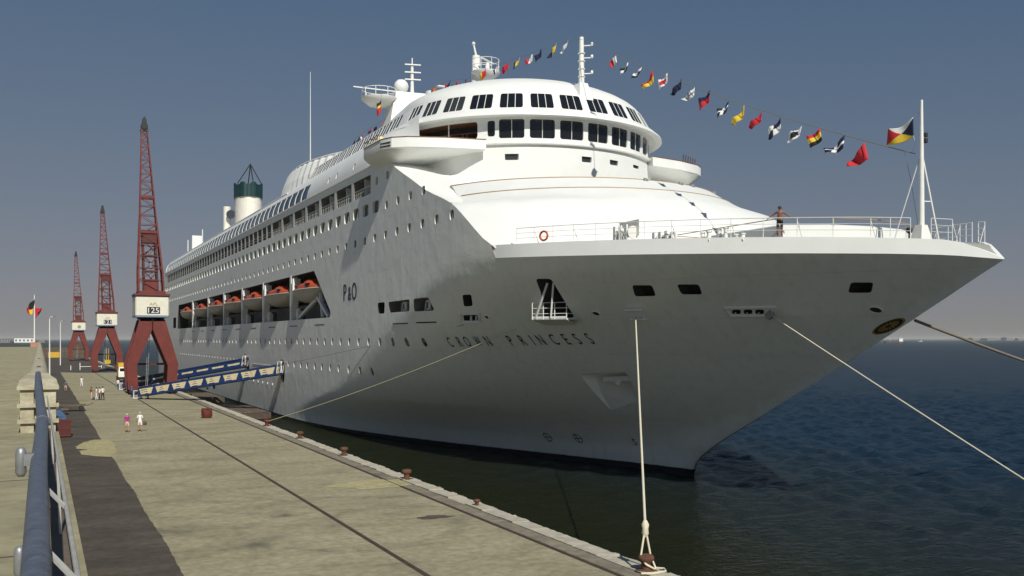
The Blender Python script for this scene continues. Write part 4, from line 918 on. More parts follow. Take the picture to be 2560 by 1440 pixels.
# ---------------- turtle-back side above the cornice, with the long glazed row
PR = [(15.6, 24.08), (15.55, 24.6), (15.35, 25.3), (15.0, 26.0), (14.45, 26.7), (13.7, 27.4), (12.95, 27.95), (12.7, 28.05)]
def prb(z): return lerp_table([(q[1], q[0]) for q in PR], z)
def sgb(y, z): w = sm(78.5, 86, y); return 12.9 + (prb(z) - 12.9) * w
def smap(off): return lambda y, z: (XC - sgb(y, z) + off, y, z)
eh = [rpoly([(109.1 + GP * i, 24.22), (109.1 + GP * i + 2.78, 24.22), (109.1 + GP * i + 2.78, 25.95), (109.1 + GP * i, 25.95)], .2) for i in range(45)]
eh2 = [densify(h, .5) for h in eh]
dsl = [rrect(p[1], p[2] - .3, .5, .62, .15, 2) for p in ((28, 90.971, 25.253), (28, 97.094, 25.303), (28, 100.182, 25.271))]
outer = densify([(79, 24.07), (YS - 1, 24.07), (YS - 1, 26.9), (124.5, 26.9), (122, 28.04), (80, 28.04)], 1.5)
pts = [(y, z) for y in [79.5 + 1.5 * i for i in range(112)] for z in (24.1, 24.6, 25.1, 25.6, 26.1, 26.5, 27, 27.5) if inpoly((y, z), outer) and not any(h[0][0] - 3 < y < h[0][0] + 3 and inpoly((y, z), h) for h in eh2 + dsl)]
mb = MB(); cdt_sheet(mb, outer, eh2 + dsl, pts, smap(0))
for h in eh2 + dsl: reveal(mb, h, smap(0), smap(.05))
mb.loft([[(XC + prb(z), y, z) for y in (86, YS - 1)] for z in (24.08, 25.3, 26.0, 26.9, 28.0)], close=False)
mb.add([(XC - 14.3, 124, 26.88), (XC + 14.3, 124, 26.88), (XC + 14.3, YS - 1, 26.88), (XC - 14.3, YS - 1, 26.88)], [(0, 1, 2, 3)])
mb.add([(XC - sgb(YS, z), YS - 1, z) for z in (24.07, 25.3, 26, 26.9)] + [(XC + prb(z), YS - 1, z) for z in (26.9, 26, 25.3, 24.07)], [tuple(range(8))])
mb.add([(XC - 12.6, 123, 26.8), (XC + 12.6, 123, 26.8), (XC + 11.8, 123, 29.66), (XC - 11.8, 123, 29.66)], [(0, 1, 2, 3)])
mb.build('upper_side', 'white', SHIP, smooth=35)
for i, h in enumerate(eh): 
    m_ = MB(); cdt_sheet(m_, densify(h, .5), [], [(h[0][0] + q * .6, z) for q in (-1, 0, 1) for z in (24.6, 25.1, 25.6) if inpoly((h[0][0] + q * .6, z), h)], smap(.04)); m_.build('promenade_window', 'glass' if i < 5 else 'glass2', SHIP, smooth=60)  # aft panes take the paler glass: sky reflection put into the colour
for h in dsl: panel(h, smap(.045)).build('slot_window', 'glass2', SHIP, fix=False)
mb = MB(); mb.tube([(XC - 14.2, 124.5, 27.0), (XC - 14.2, YS - 1, 27.0)], .1, 6); mb.build('bulwark_rail', 'trim', SHIP)

# ---------------- bridge wings
for sg in (1, -1):
    P_ = [(8.6, 75.0), (12.2, 75.7), (15.1, 76.8), (16.2, 77.7), (16.7, 79.0), (16.8, 83.6), (16.1, 84.2), (10, 84.2)]
    f = lambda g, z, d: [(XC - sg * ((15.3 + (b - 15.3) * g) if b > 15.3 else b), y + d * (1 if y < 77.2 else .8 if y < 78 else .5 if y < 79.5 else 0), 24.4 - (24.4 - z) * (.12 if b < 9 else .5 if b < 13 else 1) if z < 24.4 else z) for b, y in P_]
    mb = MB(); mb.loft([f(-.5, 22.6, 5.2), f(-.05, 23.1, 3.2), f(.3, 23.55, 1.7), f(.7, 23.95, .7), f(.95, 24.25, .1), f(1, 24.4, 0), f(1, 25.22, 0)]); wo = mb.build('bridge_wing', 'white', SHIP, smooth=27)
    mb = MB(); mb.tube([(XC - sg * b, y, 25.26) for b, y in P_[:7]], .045, 6); mb.build('wing_rail', 'wood', wo)
    mb = MB()
    for q in (.35, .62):
        mb.bar((XC - sg * 16.28, 77.8, 25.22 - q), (XC - sg * 16.73, 79.1, 25.22 - q), .05, .1)
    mb.build('vent_slot', 'black', wo)
    mb = MB()
    for i in range(8): y = 79.4 + .6 * i; mb.bar((XC - sg * 16.7, y, 25.2), (XC - sg * 16.7, y, 25.8), .05)
    mb.tube([(XC - sg * 16.7, 79.4, 25.8), (XC - sg * 16.7, 83.6, 25.8)], .04, 6); mb.build('wing_posts', 'brown', wo)
mb = MB(); mb.lathe((26.9, 81.0, 25.3), [(.05, 0), (.28, .05), (.3, .5), (.2, .62)], 10); mb.build('covered_instrument', 'slat', SHIP, smooth=50)
mb = MB()
for i in range(6): mb.bar((XC + 13.0 + .5 * i, 76.3 + .3 * i, 25.2), (XC + 13.1 + .5 * i, 76.3 + .3 * i, 26.05), .07)
mb.build('wing_posts', 'steel', SHIP)

# ---------------- masts, radars, radome, oval screen, funnel
p = (43.4, 73.555, 30.667); q = (43.4, 73.555, 35.066)
mb = MB(); mb.tube([(43.4, 74.2, 29.8), (43.4, 74.2, 31.0), (43.4, 74.2, q[2])], [.30, .27, .2], 10)
FM = mb.build('fore_mast', 'trim', SHIP, smooth=60)
mb = MB(); mb.loft([[(42.7, 73.3, 29.3), (44.1, 73.3, 29.3), (44.3, 76, 29.8), (42.5, 76, 29.8)], [(43.0, 73.8, 30.9), (43.8, 73.8, 30.9), (43.8, 74.7, 30.9), (43.0, 74.7, 30.9)]]); mb.build('mast_foot', 'white', FM)
mb = MB()
for h in (31.8, 33.2, 34.3): mb = MB(); mb.bar((43.4, 74.2, h), (44.1, 73.7, h), .08); mb.lathe((44.15, 73.65, h + .1), [(.1, -.12), (.13, 0), (.1, .14)], 8); mb.build('mast_light', 'trim', FM)
for h in (31.5, 32.2, 32.9, 33.6): mb = MB(); mb.lathe((43.4, 74.2, h), [(.34, 0), (.34, .05)], 8); mb.build('mast_ring', 'trim', FM)
def z_at(py, y, x=43.0): return 8.1 + (848 - py) / 2400 * (x * .4412 + y * .8974)
y2 = 96.4
mb = MB(); zt = z_at(140, y2); mb.tube([(43, y2, 29.5), (43, y2, zt)], [.75, .45], 12); mb.tube([(43, y2, zt), (42.7, y2, z_at(112, y2))], [.14, .1], 8); mb.lathe((42.7, y2, z_at(110, y2)), [(0, -.2), (.2, -.1), (.22, .05), (0, .25)], 8); RM = mb.build('radar_mast', 'trim', SHIP, smooth=50)
mb = MB(); zp = z_at(182, y2); mb.loft([[(43.9 + r * math.cos(t), y2 - .6 + r * math.sin(t), z) for t in [2 * PI * i / 16 for i in range(16)]] for r, z in ((.5, zp - 1.0), (1.55, zp - .2), (1.6, zp))]); mb.build('radar_platform', 'white', RM, smooth=40)
mb = MB()
for i in range(8): t = 2 * PI * i / 8; mb.tube([(43.9 + 1.5 * math.cos(t), y2 - .6 + 1.5 * math.sin(t), zp), (43.9 + 1.5 * math.cos(t), y2 - .6 + 1.5 * math.sin(t), zp + 1.3)], .035, 5)
for h in (.65, 1.3): mb.tube([(43.9 + 1.5 * math.cos(t), y2 - .6 + 1.5 * math.sin(t), zp + h) for t in [2 * PI * i / 16 for i in range(16)]], .035, 5, closed=True)
mb.build('platform_rail', 'trim', RM)
mb = MB(); mb.tube([(44.1, y2 - .6, zp), (44.1, y2 - .6, zp + 1.1)], [.3, .2], 8); mb.bar((43.0, y2 - 1.4, zp + 1.3), (45.2, y2 + .2, zp + 1.3), .2, .12); mb.build('radar_scanner', 'trim', RM)
y3 = 116.6
mb = MB(); zq = z_at(265, y3); mb.loft([[(38, y3 - 3, 29.0), (46, y3 - 3, 29.0), (46, y3 + 3, 29.0), (38, y3 + 3, 29.0)], [(40.4, y3 - 1, zq + 1.4), (44.8, y3 - 1.5, zq + 1.4), (44.8, y3 + 1, zq + 1.4), (40.4, y3 + 1, zq + 1.4)]]); SMo = mb.build('signal_mast', 'trim', SHIP)
mb = MB(); mb.tube([(43, y3, zq), (43, y3, z_at(165, y3))], [.28, .18], 8); mb.tube([(43, y3, z_at(165, y3)), (43, y3, z_at(145, y3))], [.1, .08], 6)
for py in (163, 182, 200): z = z_at(py, y3); mb.bar((42.0, y3, z), (44.0, y3 - .5, z), .14)
mb.build('mast_pole', 'trim', SMo)
mb = MB(); zz = z_at(258, y3); mb.loft([[(41.0 - 2.4 + r * math.cos(t), y3 + r * math.sin(t), z) for t in [2 * PI * i / 14 for i in range(14)]] for r, z in ((1.4, zz - .8), (2.3, zz - .1), (2.35, zz + .1))]); mb.bar((40, y3, zz - .6), (43, y3, zz - 2.2), 1.6, .5); mb.build('radome_platform', 'trim', SMo, smooth=40)
mb = MB()
for i in range(9): t = 2 * PI * i / 9; mb.tube([(38.6 + 2.2 * math.cos(t), y3 + 2.2 * math.sin(t), zz), (38.6 + 2.2 * math.cos(t), y3 + 2.2 * math.sin(t), zz + 1.2)], .05, 5)
mb.tube([(38.6 + 2.2 * math.cos(t), y3 + 2.2 * math.sin(t), zz + 1.2) for t in [2 * PI * i / 16 for i in range(16)]], .05, 5, closed=True); mb.bar((35.2, y3, zz + 1.25), (43, y3, zz + 1.25), .12); mb.build('platform_rail', 'trim', SMo)
rx = (41.515, 116.6, 40.427); mb = MB(); mb.lathe((rx[0], y3, rx[2]), [(0, -.95), (.5, -.85), (.85, -.4), (.95, 0), (.85, .45), (.5, .82), (0, .95)], 16); mb.tube([(rx[0], y3, zz), (rx[0], y3, rx[2] - .8)], .2, 8); mb.build('radome', 'white', SMo, smooth=60)
mb = MB(); mb.tube([(44.5, y3 - 3, 31), (44.5, y3 - 3, z_at(226, y3 - 3))], .75, 12); mb.box(45.0, 49, y3 - 4, y3 - 3.4, z_at(229, y3), z_at(226, y3)); mb.build('exhaust_post', 'trim', SMo, smooth=40)
rx = (43.119, 124, 37.852); mb = MB(); mb.lathe((rx[0] + 1, 124, 29.5), [(2.2, -1.5), (2.2, 1.2), (1.9, 2.2), (1.0, 2.9), (0, 3.1)], 18); mb.build('satellite_dome', 'white', SHIP, smooth=60)
# oval pleated wind screen behind the lounge
mb = MB(); n = 150; rings = []
for z, g in ((26.9, 1.03), (29.0, 1.0), (30.6, .955), (31.0, .93)):
    rings.append([(XC + 13 * g * (1 + (.007 if i % 2 else -.007)) * math.cos(2 * PI * i / n), 128 + 23.5 * g * (1 + (.004 if i % 2 else -.004)) * math.sin(2 * PI * i / n), z) for i in range(n)])
mb.loft(rings, caps=False); OS = mb.build('wind_screen', 'white', SHIP)
mb = MB(); mb.tube([(XC + 12.1 * math.cos(t), 128 + 21.9 * math.sin(t), 31.05) for t in [2 * PI * i / 60 for i in range(60)]], .12, 6, closed=True); mb.build('screen_rail', 'trim', OS)
ax = (32, 125.34, 32.259); mb = MB(); mb.tube([(32.0, ax[1], 26.9), (32.0, ax[1], (32, 125.34, 43.337)[2])], [.09, .03], 6); mb.build('whip_antenna', 'trim', SHIP)
# funnel with dark green serrated top
fy = 224; fx = XC
mb = MB(); zf = z_at(497, fy); zt = z_at(463, fy)
mb.loft([[(fx - .2 + (2.95 if z > 30 else 3.1) * math.cos(t), fy + 4.2 * math.sin(t), z) for t in [2 * PI * i / 24 for i in range(24)]] for z in (26.5, 34, zf)]); FN = mb.build('funnel', 'cream', SHIP, smooth=40)
mb = MB(); n = 48; rings = []
for z, r in ((zf, 3.1), (zf + .3, 3.12), (zt - .3, 3.12)): rings.append([(fx - .2 + r * (1 + (.04 if i % 6 < 3 else 0)) * math.cos(2 * PI * i / n), fy + 4.4 * (1 + (.04 if i % 6 < 3 else 0)) * math.sin(2 * PI * i / n), z) for i in range(n)])
rings.append([(x, y, z + (.45 if i % 6 in (0, 1, 2) else 0)) for i, (x, y, z) in enumerate(rings[-1])]); rings.append([(fx + (x - fx) * .9, fy + (y - fy) * .9, z - 1) for x, y, z in rings[-1]]); mb.loft(rings); mb.build('funnel_top', 'green', FN)
mb = MB(); apx = (fx + .3, fy, z_at(410, fy))
for dx, dy in ((-2.8, -1), (2.8, -1), (.3, 3.0), (.3, -3.4)): mb.tube([apx, (fx + dx, fy + dy, zt)], .12, 5)
mb.build('funnel_tripod', 'black', FN)
mb = MB(); mb.tube([(fx - 4.4, fy + 3, 26.8), (fx - 4.4, fy + 3, z_at(516, fy))], .85, 12); ho = mb.build('vent_pipe', 'cream', FN, smooth=40)
mb = MB(); mb.lathe((fx - 3.9, fy + 1, z_at(537, fy)), [(1.0, -.2), (1.0, .2)], 14, axis='y'); mb.build('vent_mouth', 'navy', ho)
a0 = (33.567, 240, 31.886); mb = MB(); mb.box(a0[0] - 1, a0[0] + 1.2, 239, 241, 26.8, z_at(590, 240, a0[0])); mb.tube([(a0[0] + 1.5, 240, 26.8), (a0[0] + 1.5, 240, z_at(573, 240, a0[0]))], .12, 6); mb.build('stern_light_mast', 'trim', SHIP)
a0 = (32.131, 243, 30.937); mb = MB(); mb.tube([(a0[0], 243, 26.8), (a0[0], 243, z_at(600, 243, a0[0]))], .12, 6); mb.build('ensign_staff', 'trim', SHIP)

# ---------------- lifeboat bay: posts, davits, inner wall openings; the boats hang in it as things of their own
cols = [116.8, 132.9, 148.2, 164.4, 181.0, 200.9]
for i, y in enumerate(cols):
    mb = MB(); x = XC - HALF; mb.box(x - .04, x + .75, y - .35, y + .35, 10.3, 15.8); co = mb.build('boat_bay_post', 'white', SHIP)
    mb = MB(); mb.prism([(x - .1, y - 1.5, 15.4), (x - .1, y - 1.0, 15.4), (x - .12, y - .9, 13.2), (x - .12, y - 1.45, 13.2)], (.95, 0, 0)); mb.bar((x + .3, y - 1.2, 13.3), (x + .3, y - .2, 11.6), .8, .5); mb.build('davit_arm', 'white', co)
    mb = MB(); mb.lathe((x + .15, y - .9, 12.95), [(.07, -.35), (.12, -.3), (.12, .1), (.05, .18)], 8, axis='y'); mb.build('davit_head', 'trim', co)
mb = MB(); x = XC - HALF; mb.bar((x + .3, 100.6, 10.5), (x + .5, 107.5, 13.6), .35, .4); mb.bar((x + .3, 113.5, 10.7), (x + .6, 105.5, 12.9), .3, .35); mb.bar((x + .4, 103.5, 10.5), (x + .5, 105.2, 14.2), .3); mb.build('davit_frame', 'trim', SHIP)
mb = MB(); mb.box(x + 2.2, x + 2.35, 101, 223, 10.4, 12.3); bw_ = mb.build('promenade_wall', 'greyin', SHIP)
for i in range(8):
    y = 106.5 + i * 15.9; mb = MB(); h = rrect(y, 11.2, 8.2, 1.45, .4); mb.add([(x + 2.185, a, b) for a, b in h], [tuple(range(len(h)))]); mb.build('promenade_opening', 'void', bw_, fix=False)
for i, y in enumerate(cols):
    mb = MB(); mb.box(x + .35, x + .85, y - 2.3, y - 1.1, 10.4, 11.5); mb.lathe((x + .5, y - 2.0, 11.5), [(.3, -.3), (.35, 0), (.2, .3)], 8); mb.build('davit_winch', 'trim', SHIP, smooth=40)
bounds = [103.5] + [c for c in cols] + [220]
def boat_mesh():
    mb = MB(); rings = []
    for i in range(15):
        t = i / 14; w = 1.75 * math.sin(PI * min(1, max(0, .06 + .88 * t))) ** .45; zb = .25 + 1.1 * abs(2 * t - 1) ** 3.2
        rings.append([((w * math.cos(a)), (t - .5) * 10.8 * (1 if abs(2 * t - 1) < .99 else 1), 1.45 - (1.45 - zb) * math.sin(a) ** .8 if a > 0 else 1.45) for a in [PI * j / 10 for j in range(11)]])
    mb.loft(rings, close=False)
    mb.tube([(q[0][0] * 1.02, q[0][1], 1.47) for q in rings] + [(q[-1][0] * 1.02, q[-1][1], 1.47) for q in rings[::-1]], .07, 5, closed=True)
    return mb.mesh('hull', 'boat', 50)
def canopy_mesh():
    mb = MB(); rings = []
    for i in range(19):
        t = i / 18; w = 1.68 * math.sin(PI * min(1, max(0, .06 + .88 * t))) ** .45; h = .78 * math.sin(PI * (.06 + .88 * t)) ** .5 + (.10 if i % 3 == 1 else 0) + (.28 if 4 < i < 8 else 0)
        rings.append([(w * math.cos(a), (t - .5) * 10.4, 1.5 + h * math.sin(a) ** .7) for a in [PI * j / 10 for j in range(11)]])
    mb.loft(rings, close=False); return mb.mesh('canopy', 'orange', 50)
def window_mesh():
    mb = MB(); mb.box(-1.74, -1.3, -.35, .35, -.16, .16); return mb.mesh('window', 'glass')
bm_, cm_, wm_ = boat_mesh(), canopy_mesh(), window_mesh()
ordn = ['first', 'second', 'third', 'fourth', 'fifth', 'sixth', 'seventh']
for i in range(7):
    yc = (bounds[i] + bounds[i + 1]) / 2 + (.3 if i else -.3); L_ = bounds[i + 1] - bounds[i]
    e = empty('lifeboat', (XC - HALF + 1.15, yc, 11.95), f'orange-topped lifeboat hanging in the ship side bay, {ordn[i]} counted from the bow', 'lifeboat', 'lifeboats in the ship side bay', local=True)
    k = min(1.42, (L_ - .9) / 10.9)
    for n_, me in (('hull', bm_), ('canopy', cm_)): o = link(n_, me, e); o.scale = (1.1, k, 1.25 if n_ == 'hull' else 1.12); o.location.z = .16 if n_ == 'canopy' else 0
    for q in (-2.6, 1.6): o = link('window', wm_, e); o.location = (-.1, q * k, 2.3)
    mb = MB()
    for q in (-4.6, 4.6): mb = MB(); mb.tube([(0, q * k, 2.0), (0, q * k, 3.7)], .05, 5); mb.build('fall', 'steel', e)

# ================================================================== quay cranes
def plate_text(s, x0, x1, z0, z1, y, m, parent, name):
    me = text_mesh(s); xs = [v.co.x for v in me.vertices]; zs = [v.co.y for v in me.vertices]; a, b, c, d = min(xs), max(xs), min(zs), max(zs)
    for v in me.vertices: v.co = Vector((x0 + (v.co.x - a) / (b - a) * (x1 - x0), y, z0 + (v.co.y - c) / (d - c) * (z1 - z0)))
    me.materials.clear(); me.materials.append(M[m]); return link(name, me, parent)
def crane(loc, label, number, lean=-.95):
    e = empty('quay_crane', loc, label, 'crane', 'red portal cranes along the quay', local=True)
    for sx in (-1, 1):
        for y in (-2.6, 1.7):
            mb = MB(); out = [(-1.75, 11.0), (-3.6, 4.4), (-3.35, .75), (-1.95, .75), (-2.15, 4.2), (-.05, 9.5), (-.05, 11.0)]
            mb.prism([(sx * -x, y, z) for x, z in out], (0, .9, 0)); lg = mb.build('leg', 'redcrane', e)
            mb = MB(); mb.box(sx * 2.65 - .45, sx * 2.65 + .45, y - .6, y + 1.5, .28, .75); bg_ = mb.build('bogie', 'darkred', lg)
            mb = MB()
            for q in (-.25, 1.15): mb.lathe((sx * 2.65, y + q, .24), [(.22, -.12), (.24, -.1), (.24, .1), (.22, .12)], 12, axis='x')
            mb.build('wheel', 'steel', bg_)
    mb = MB(); mb.box(-1.7, 1.7, -2.6, 2.6, 10.75, 11.0); mb.lathe((0, 0, 11.0), [(1.7, 0), (1.9, .1), (2.0, .34)], 20); mb.build('slewing_ring', 'black', e)
    mb = MB(); c = [(-2.2, -2.4), (2.2, -2.4), (2.35, -2.2), (2.35, 2.6), (-2.35, 2.6), (-2.35, -2.2)]
    mb.loft([[(x, y, z) for x, y in c] for z in (11.62, 14.3)]); cb = mb.build('machine_house', mat('crane_house_paint', (.72, .70, .58), .5, var=.15, vscale=1.2), e)
    mb = MB(); mb.loft([[(x * 1.01, y * 1.01, z) for x, y in c] for z in (11.34, 11.62)]); mb.build('house_band', mat('grey_blue_band', (.16, .22, .32), .5), cb); mb = MB(); mb.loft([[(x * 1.01, y * 1.01, z) for x, y in c] for z in (14.3, 14.48)]); mb.build('house_band', M['pipe'], cb)
    yf = -2.41
    if number is not None:
        mb = MB(); mb.box(-.75, 1.05, yf - .02, yf, 11.85, 12.85); mb.build('number_plate', 'black', cb)
        plate_text(number, -.6, .9, 11.98, 12.72, yf - .04, 'fwhite', cb, 'number'); plate_text('APL', -.42, .78, 13.05, 13.5, yf - .015, 'brown', cb, 'lettering')
    else:
        mb = MB(); mb.lathe((.15, yf, 12.7), [(.62, -.02), (.62, 0)], 12, axis='y'); mb.build('emblem_plate', 'brown', cb)
    mb = MB(); mb.box(-2.45, 2.45, -2.6, 2.7, 14.5, 14.8); mb.box(-1.9, 1.9, -2.2, 2.2, 14.8, 15.2); mb.build('turntable', 'redcrane', e)
    # jib of four tapering chords
    def cp(sx, sy, z): t = (z - 14.8) / 24.4; w = 1.75 * (1 - t) + .38 * t + (.12 * math.sin(PI * min(1, t * 3)) if t < .33 else 0); return Vector((sx * w + lean * t, sy * (1.25 * (1 - t) + .35 * t) - .4 * t, z))
    jb = None
    for sx in (-1, 1):
        for sy in (-1, 1):
            mb = MB(); pts_ = [cp(sx, sy, z) for z in (14.8, 18, 22, 26, 30, 34, 39.2)]
            for a, b in zip(pts_, pts_[1:]): mb.bar(a, b, .24 if a.z < 24 else .17)
            mb.build('jib_chord', 'redcrane', e)
    mb = MB(); z = 15.0; i = 0
    while z < 38.6:
        h = 1.9 * (1 - (z - 15) / 40); z2 = min(z + h, 39)
        for sy in (-1, 1): mb.bar(cp(-1, sy, z), cp(1, sy, z), .08); mb.bar(cp(-1 if i % 2 else 1, sy, z), cp(1 if i % 2 else -1, sy, z2), .08)
        for sx in (-1, 1): mb.bar(cp(sx, -1, z), cp(sx, 1, z), .07); mb.bar(cp(sx, -1 if i % 2 else 1, z), cp(sx, 1 if i % 2 else -1, z2), .07)
        z = z2; i += 1
    for z in (24.0, 29.2):
        for sy in (-1, 1): mb.bar(cp(-1, sy, z), cp(1, sy, z), .4)
    o = mb.build('jib_bracing', 'redcrane', e); o['kind'] = 'stuff'
    for sx in (-1, 1):
        mb = MB()
        for y in (-.8, .8): mb.bar((sx * .95, y, 14.8), (sx * .85 + lean * .35, y, 24.2), .26)
        mb.build('tower_post', 'darkred', e)
    for z in (16.0, 18.1, 20.4, 22.6, 24.1): t = (z - 14.8) / 9.4; mb = MB(); mb.box(-1.0 + lean * .35 * t, 1.0 + lean * .35 * t, -.9, .9, z, z + .22); mb.build('tower_floor', 'darkred', e)
    for a, b in ((16.2, 18.1), (18.3, 20.4), (20.6, 22.6)): mb = MB(); mb.bar((-.9, -.85, a), (.8, -.85, b), .14); mb.bar((.9, -.85, a), (-1.0, -.85, b), .14); mb.build('tower_cross', 'darkred', e)
    mb = MB(); mb.box(-.85, .8, -1.0, .8, 15.2, 17.0); mb.build('counterweight', 'redcrane', e)
    mb = MB(); mb.box(-1.15, .75, -1.05, .9, 22.4, 24.0); mb.build('winch_house', 'darkred', e)
    mb = MB(); mb.lathe((-.1, -1.1, 18.9), [(.1, -.4), (.28, -.25), (.28, .3), (.1, .5)], 8); mb.lathe((-.25, -1.0, 20.9), [(.15, -.35), (.2, .2), (.05, .35)], 8); mb.build('lamp_housing', 'galv', e)
    hd = cp(0, 0, 39.2); mb = MB(); mb.prism([(hd.x - .6, hd.y - .3, 39.0), (hd.x + .6, hd.y - .3, 39.0), (hd.x + .42, hd.y - .3, 39.7), (hd.x + .26, hd.y - .3, 40.8), (hd.x, hd.y - .3, 41.2), (hd.x - .26, hd.y - .3, 40.8), (hd.x - .42, hd.y - .3, 39.7)], (0, .6, 0)); ho = mb.build('jib_head', 'black', e)
    mb = MB(); mb.lathe((hd.x, hd.y, 39.7), [(.45, -.4), (.5, -.35), (.4, 0), (.5, .35), (.45, .4)], 14, axis='y'); mb.build('sheave', 'black', ho)
    mb = MB(); 
    for sx in (-.12, .12): mb.bar((-.6 + sx, 0, .9), (-.2 + sx, 0, 10.8), .07)
    for i in range(16): z = 1.2 + i * .6; x = -.6 + .4 * (z - .9) / 9.9; mb.bar((x - .14, 0, z), (x + .14, 0, z), .05)
    mb.build('ladder', 'galv', e)
    mb = MB(); mb.box(-2.4, 2.4, 2.0, 2.3, 4.2, 4.5); mb.build('portal_tie', 'darkred', e)
    return e
crane((14.85, 152.5, 0), 'nearest and tallest red portal crane, its white house numbered 125', '125')
crane((14.75, 257, 0), 'middle red portal crane of the three, with a smaller white house', '121')
crane((13.0, 395, 0), 'farthest and smallest red portal crane of the three', None)

# ================================================================== gangways
def gangway(a, b, label, kind, nb):
    a, b = Vector(a), Vector(b); e = empty('gangway', (a.x, a.y, 0), label, 'gangway', 'boarding gangways', local=True)
    d = (b - a); L = d.length; ux = d.normalized(); h = 1.12; uz = Vector((0, 0, 1)); us = ux.cross(uz).normalized(); a0 = a - Vector((a.x, a.y, 0))
    P = lambda s_, v, w=0: a0 + ux * s_ + uz * v + us * w
    for w in (-.65, .65):
        mb = MB(); mb.bar(P(0, h, w), P(L, h, w), .12, .16); mb.build('top_chord', 'blue', e)
        mb = MB(); mb.bar(P(0, 0, w), P(L, 0, w), .14, .24); mb.build('bottom_chord', 'blue', e)
        bay_ = L / nb
        if kind == 'truss':
            for i in range(nb + 1):
                s0 = i * bay_; mb = MB(); k = .52 if 0 < i < nb else .5
                tri = [P(max(0, s0 - k), .1, w - .04), P(min(L, s0 + k), .1, w - .04), P(min(L, s0 + .1), h - .06, w - .04), P(max(0, s0 - .1), h - .06, w - .04)]
                mb.prism(tri, us * .08); mb.build('web_plate', 'blue', e)
            for i in range(nb):
                for v in (.3, .56, .82):
                    ins = .52 * (1 - (v - .1) / .96) + .12; mb = MB(); mb.bar(P(i * bay_ + ins, v, w + .0), P((i + 1) * bay_ - ins, v, w + .0), .03, .17); mb.build('slat', 'slat', e)
        else:
            hs2 = [rrect((i + .5) * bay_, .60, bay_ * .78, .46, .22, 4) for i in range(nb)]
            mb = MB(); cdt_sheet(mb, [(0, .1), (L, .1), (L, h), (0, h)], hs2, [], lambda s_, v: P(s_, v, w)); mb.build('side_panel', 'blue', e, fix=False)
            for i in range(nb): mb = MB(); mb.bar(P((i + .14) * bay_, .52, w * .92), P((i + .86) * bay_, .52, w * .92), .03, .24); mb.build('slat', 'slat', e)
    mb = MB(); mb.bar(P(0, -.02), P(L, -.02), 1.2, .08); mb.build('walkway', 'timber', e)
    mb = MB()
    for i in range(1, int(L / .6)): mb.bar(P(i * .6, .04, -.55), P(i * .6, .04, .55), .05, .03)
    mb.build('treads', 'steel', e)
    for w in (-.6, .6):
        mb = MB(); mb.lathe(P(.5, -.22, w), [(.2, -.08), (.26, -.06), (.26, .06), (.2, .08)], 12, axis='x'); mb.build('wheel', 'black', e)
        mb = MB(); mb.lathe(P(L * .52, -.3, w), [(.2, -.1), (.27, -.06), (.27, .06), (.2, .1)], 12, axis='x'); mb.build('wheel', 'black', e)
    mb = MB(); mb.tube([P(L, .1, -.6), P(L + .2, 1.5, -.6), P(L + .2, 1.5, .6), P(L, .1, .6)], .04, 6); mb.build('end_gate', 'trim', e)
    mb = MB(); mb.box(-1.1, .1, -.2, .9, .08, .16) ; mb.tube([(-1.0, -.1, .1), (-1.0, -.1, 1.1), (-.1, -.1, 1.1), (-.1, -.1, .1)], .035, 6); mb.tube([(-1.0, .8, .1), (-1.0, .8, 1.1), (-.1, .8, 1.1), (-.1, .8, .1)], .035, 6); mb.build('landing_step', 'trim', e)
    return e
gangway((12.4, 139.0, .42), (26.9, 120.6, 3.75), 'nearer blue truss gangway with cream slats leading up to the ship', 'truss', 8)
gangway((12.4, 164.5, .42), (26.9, 143.4, 4.1), 'farther blue gangway with long oval openings behind the nearer one', 'oval', 8)

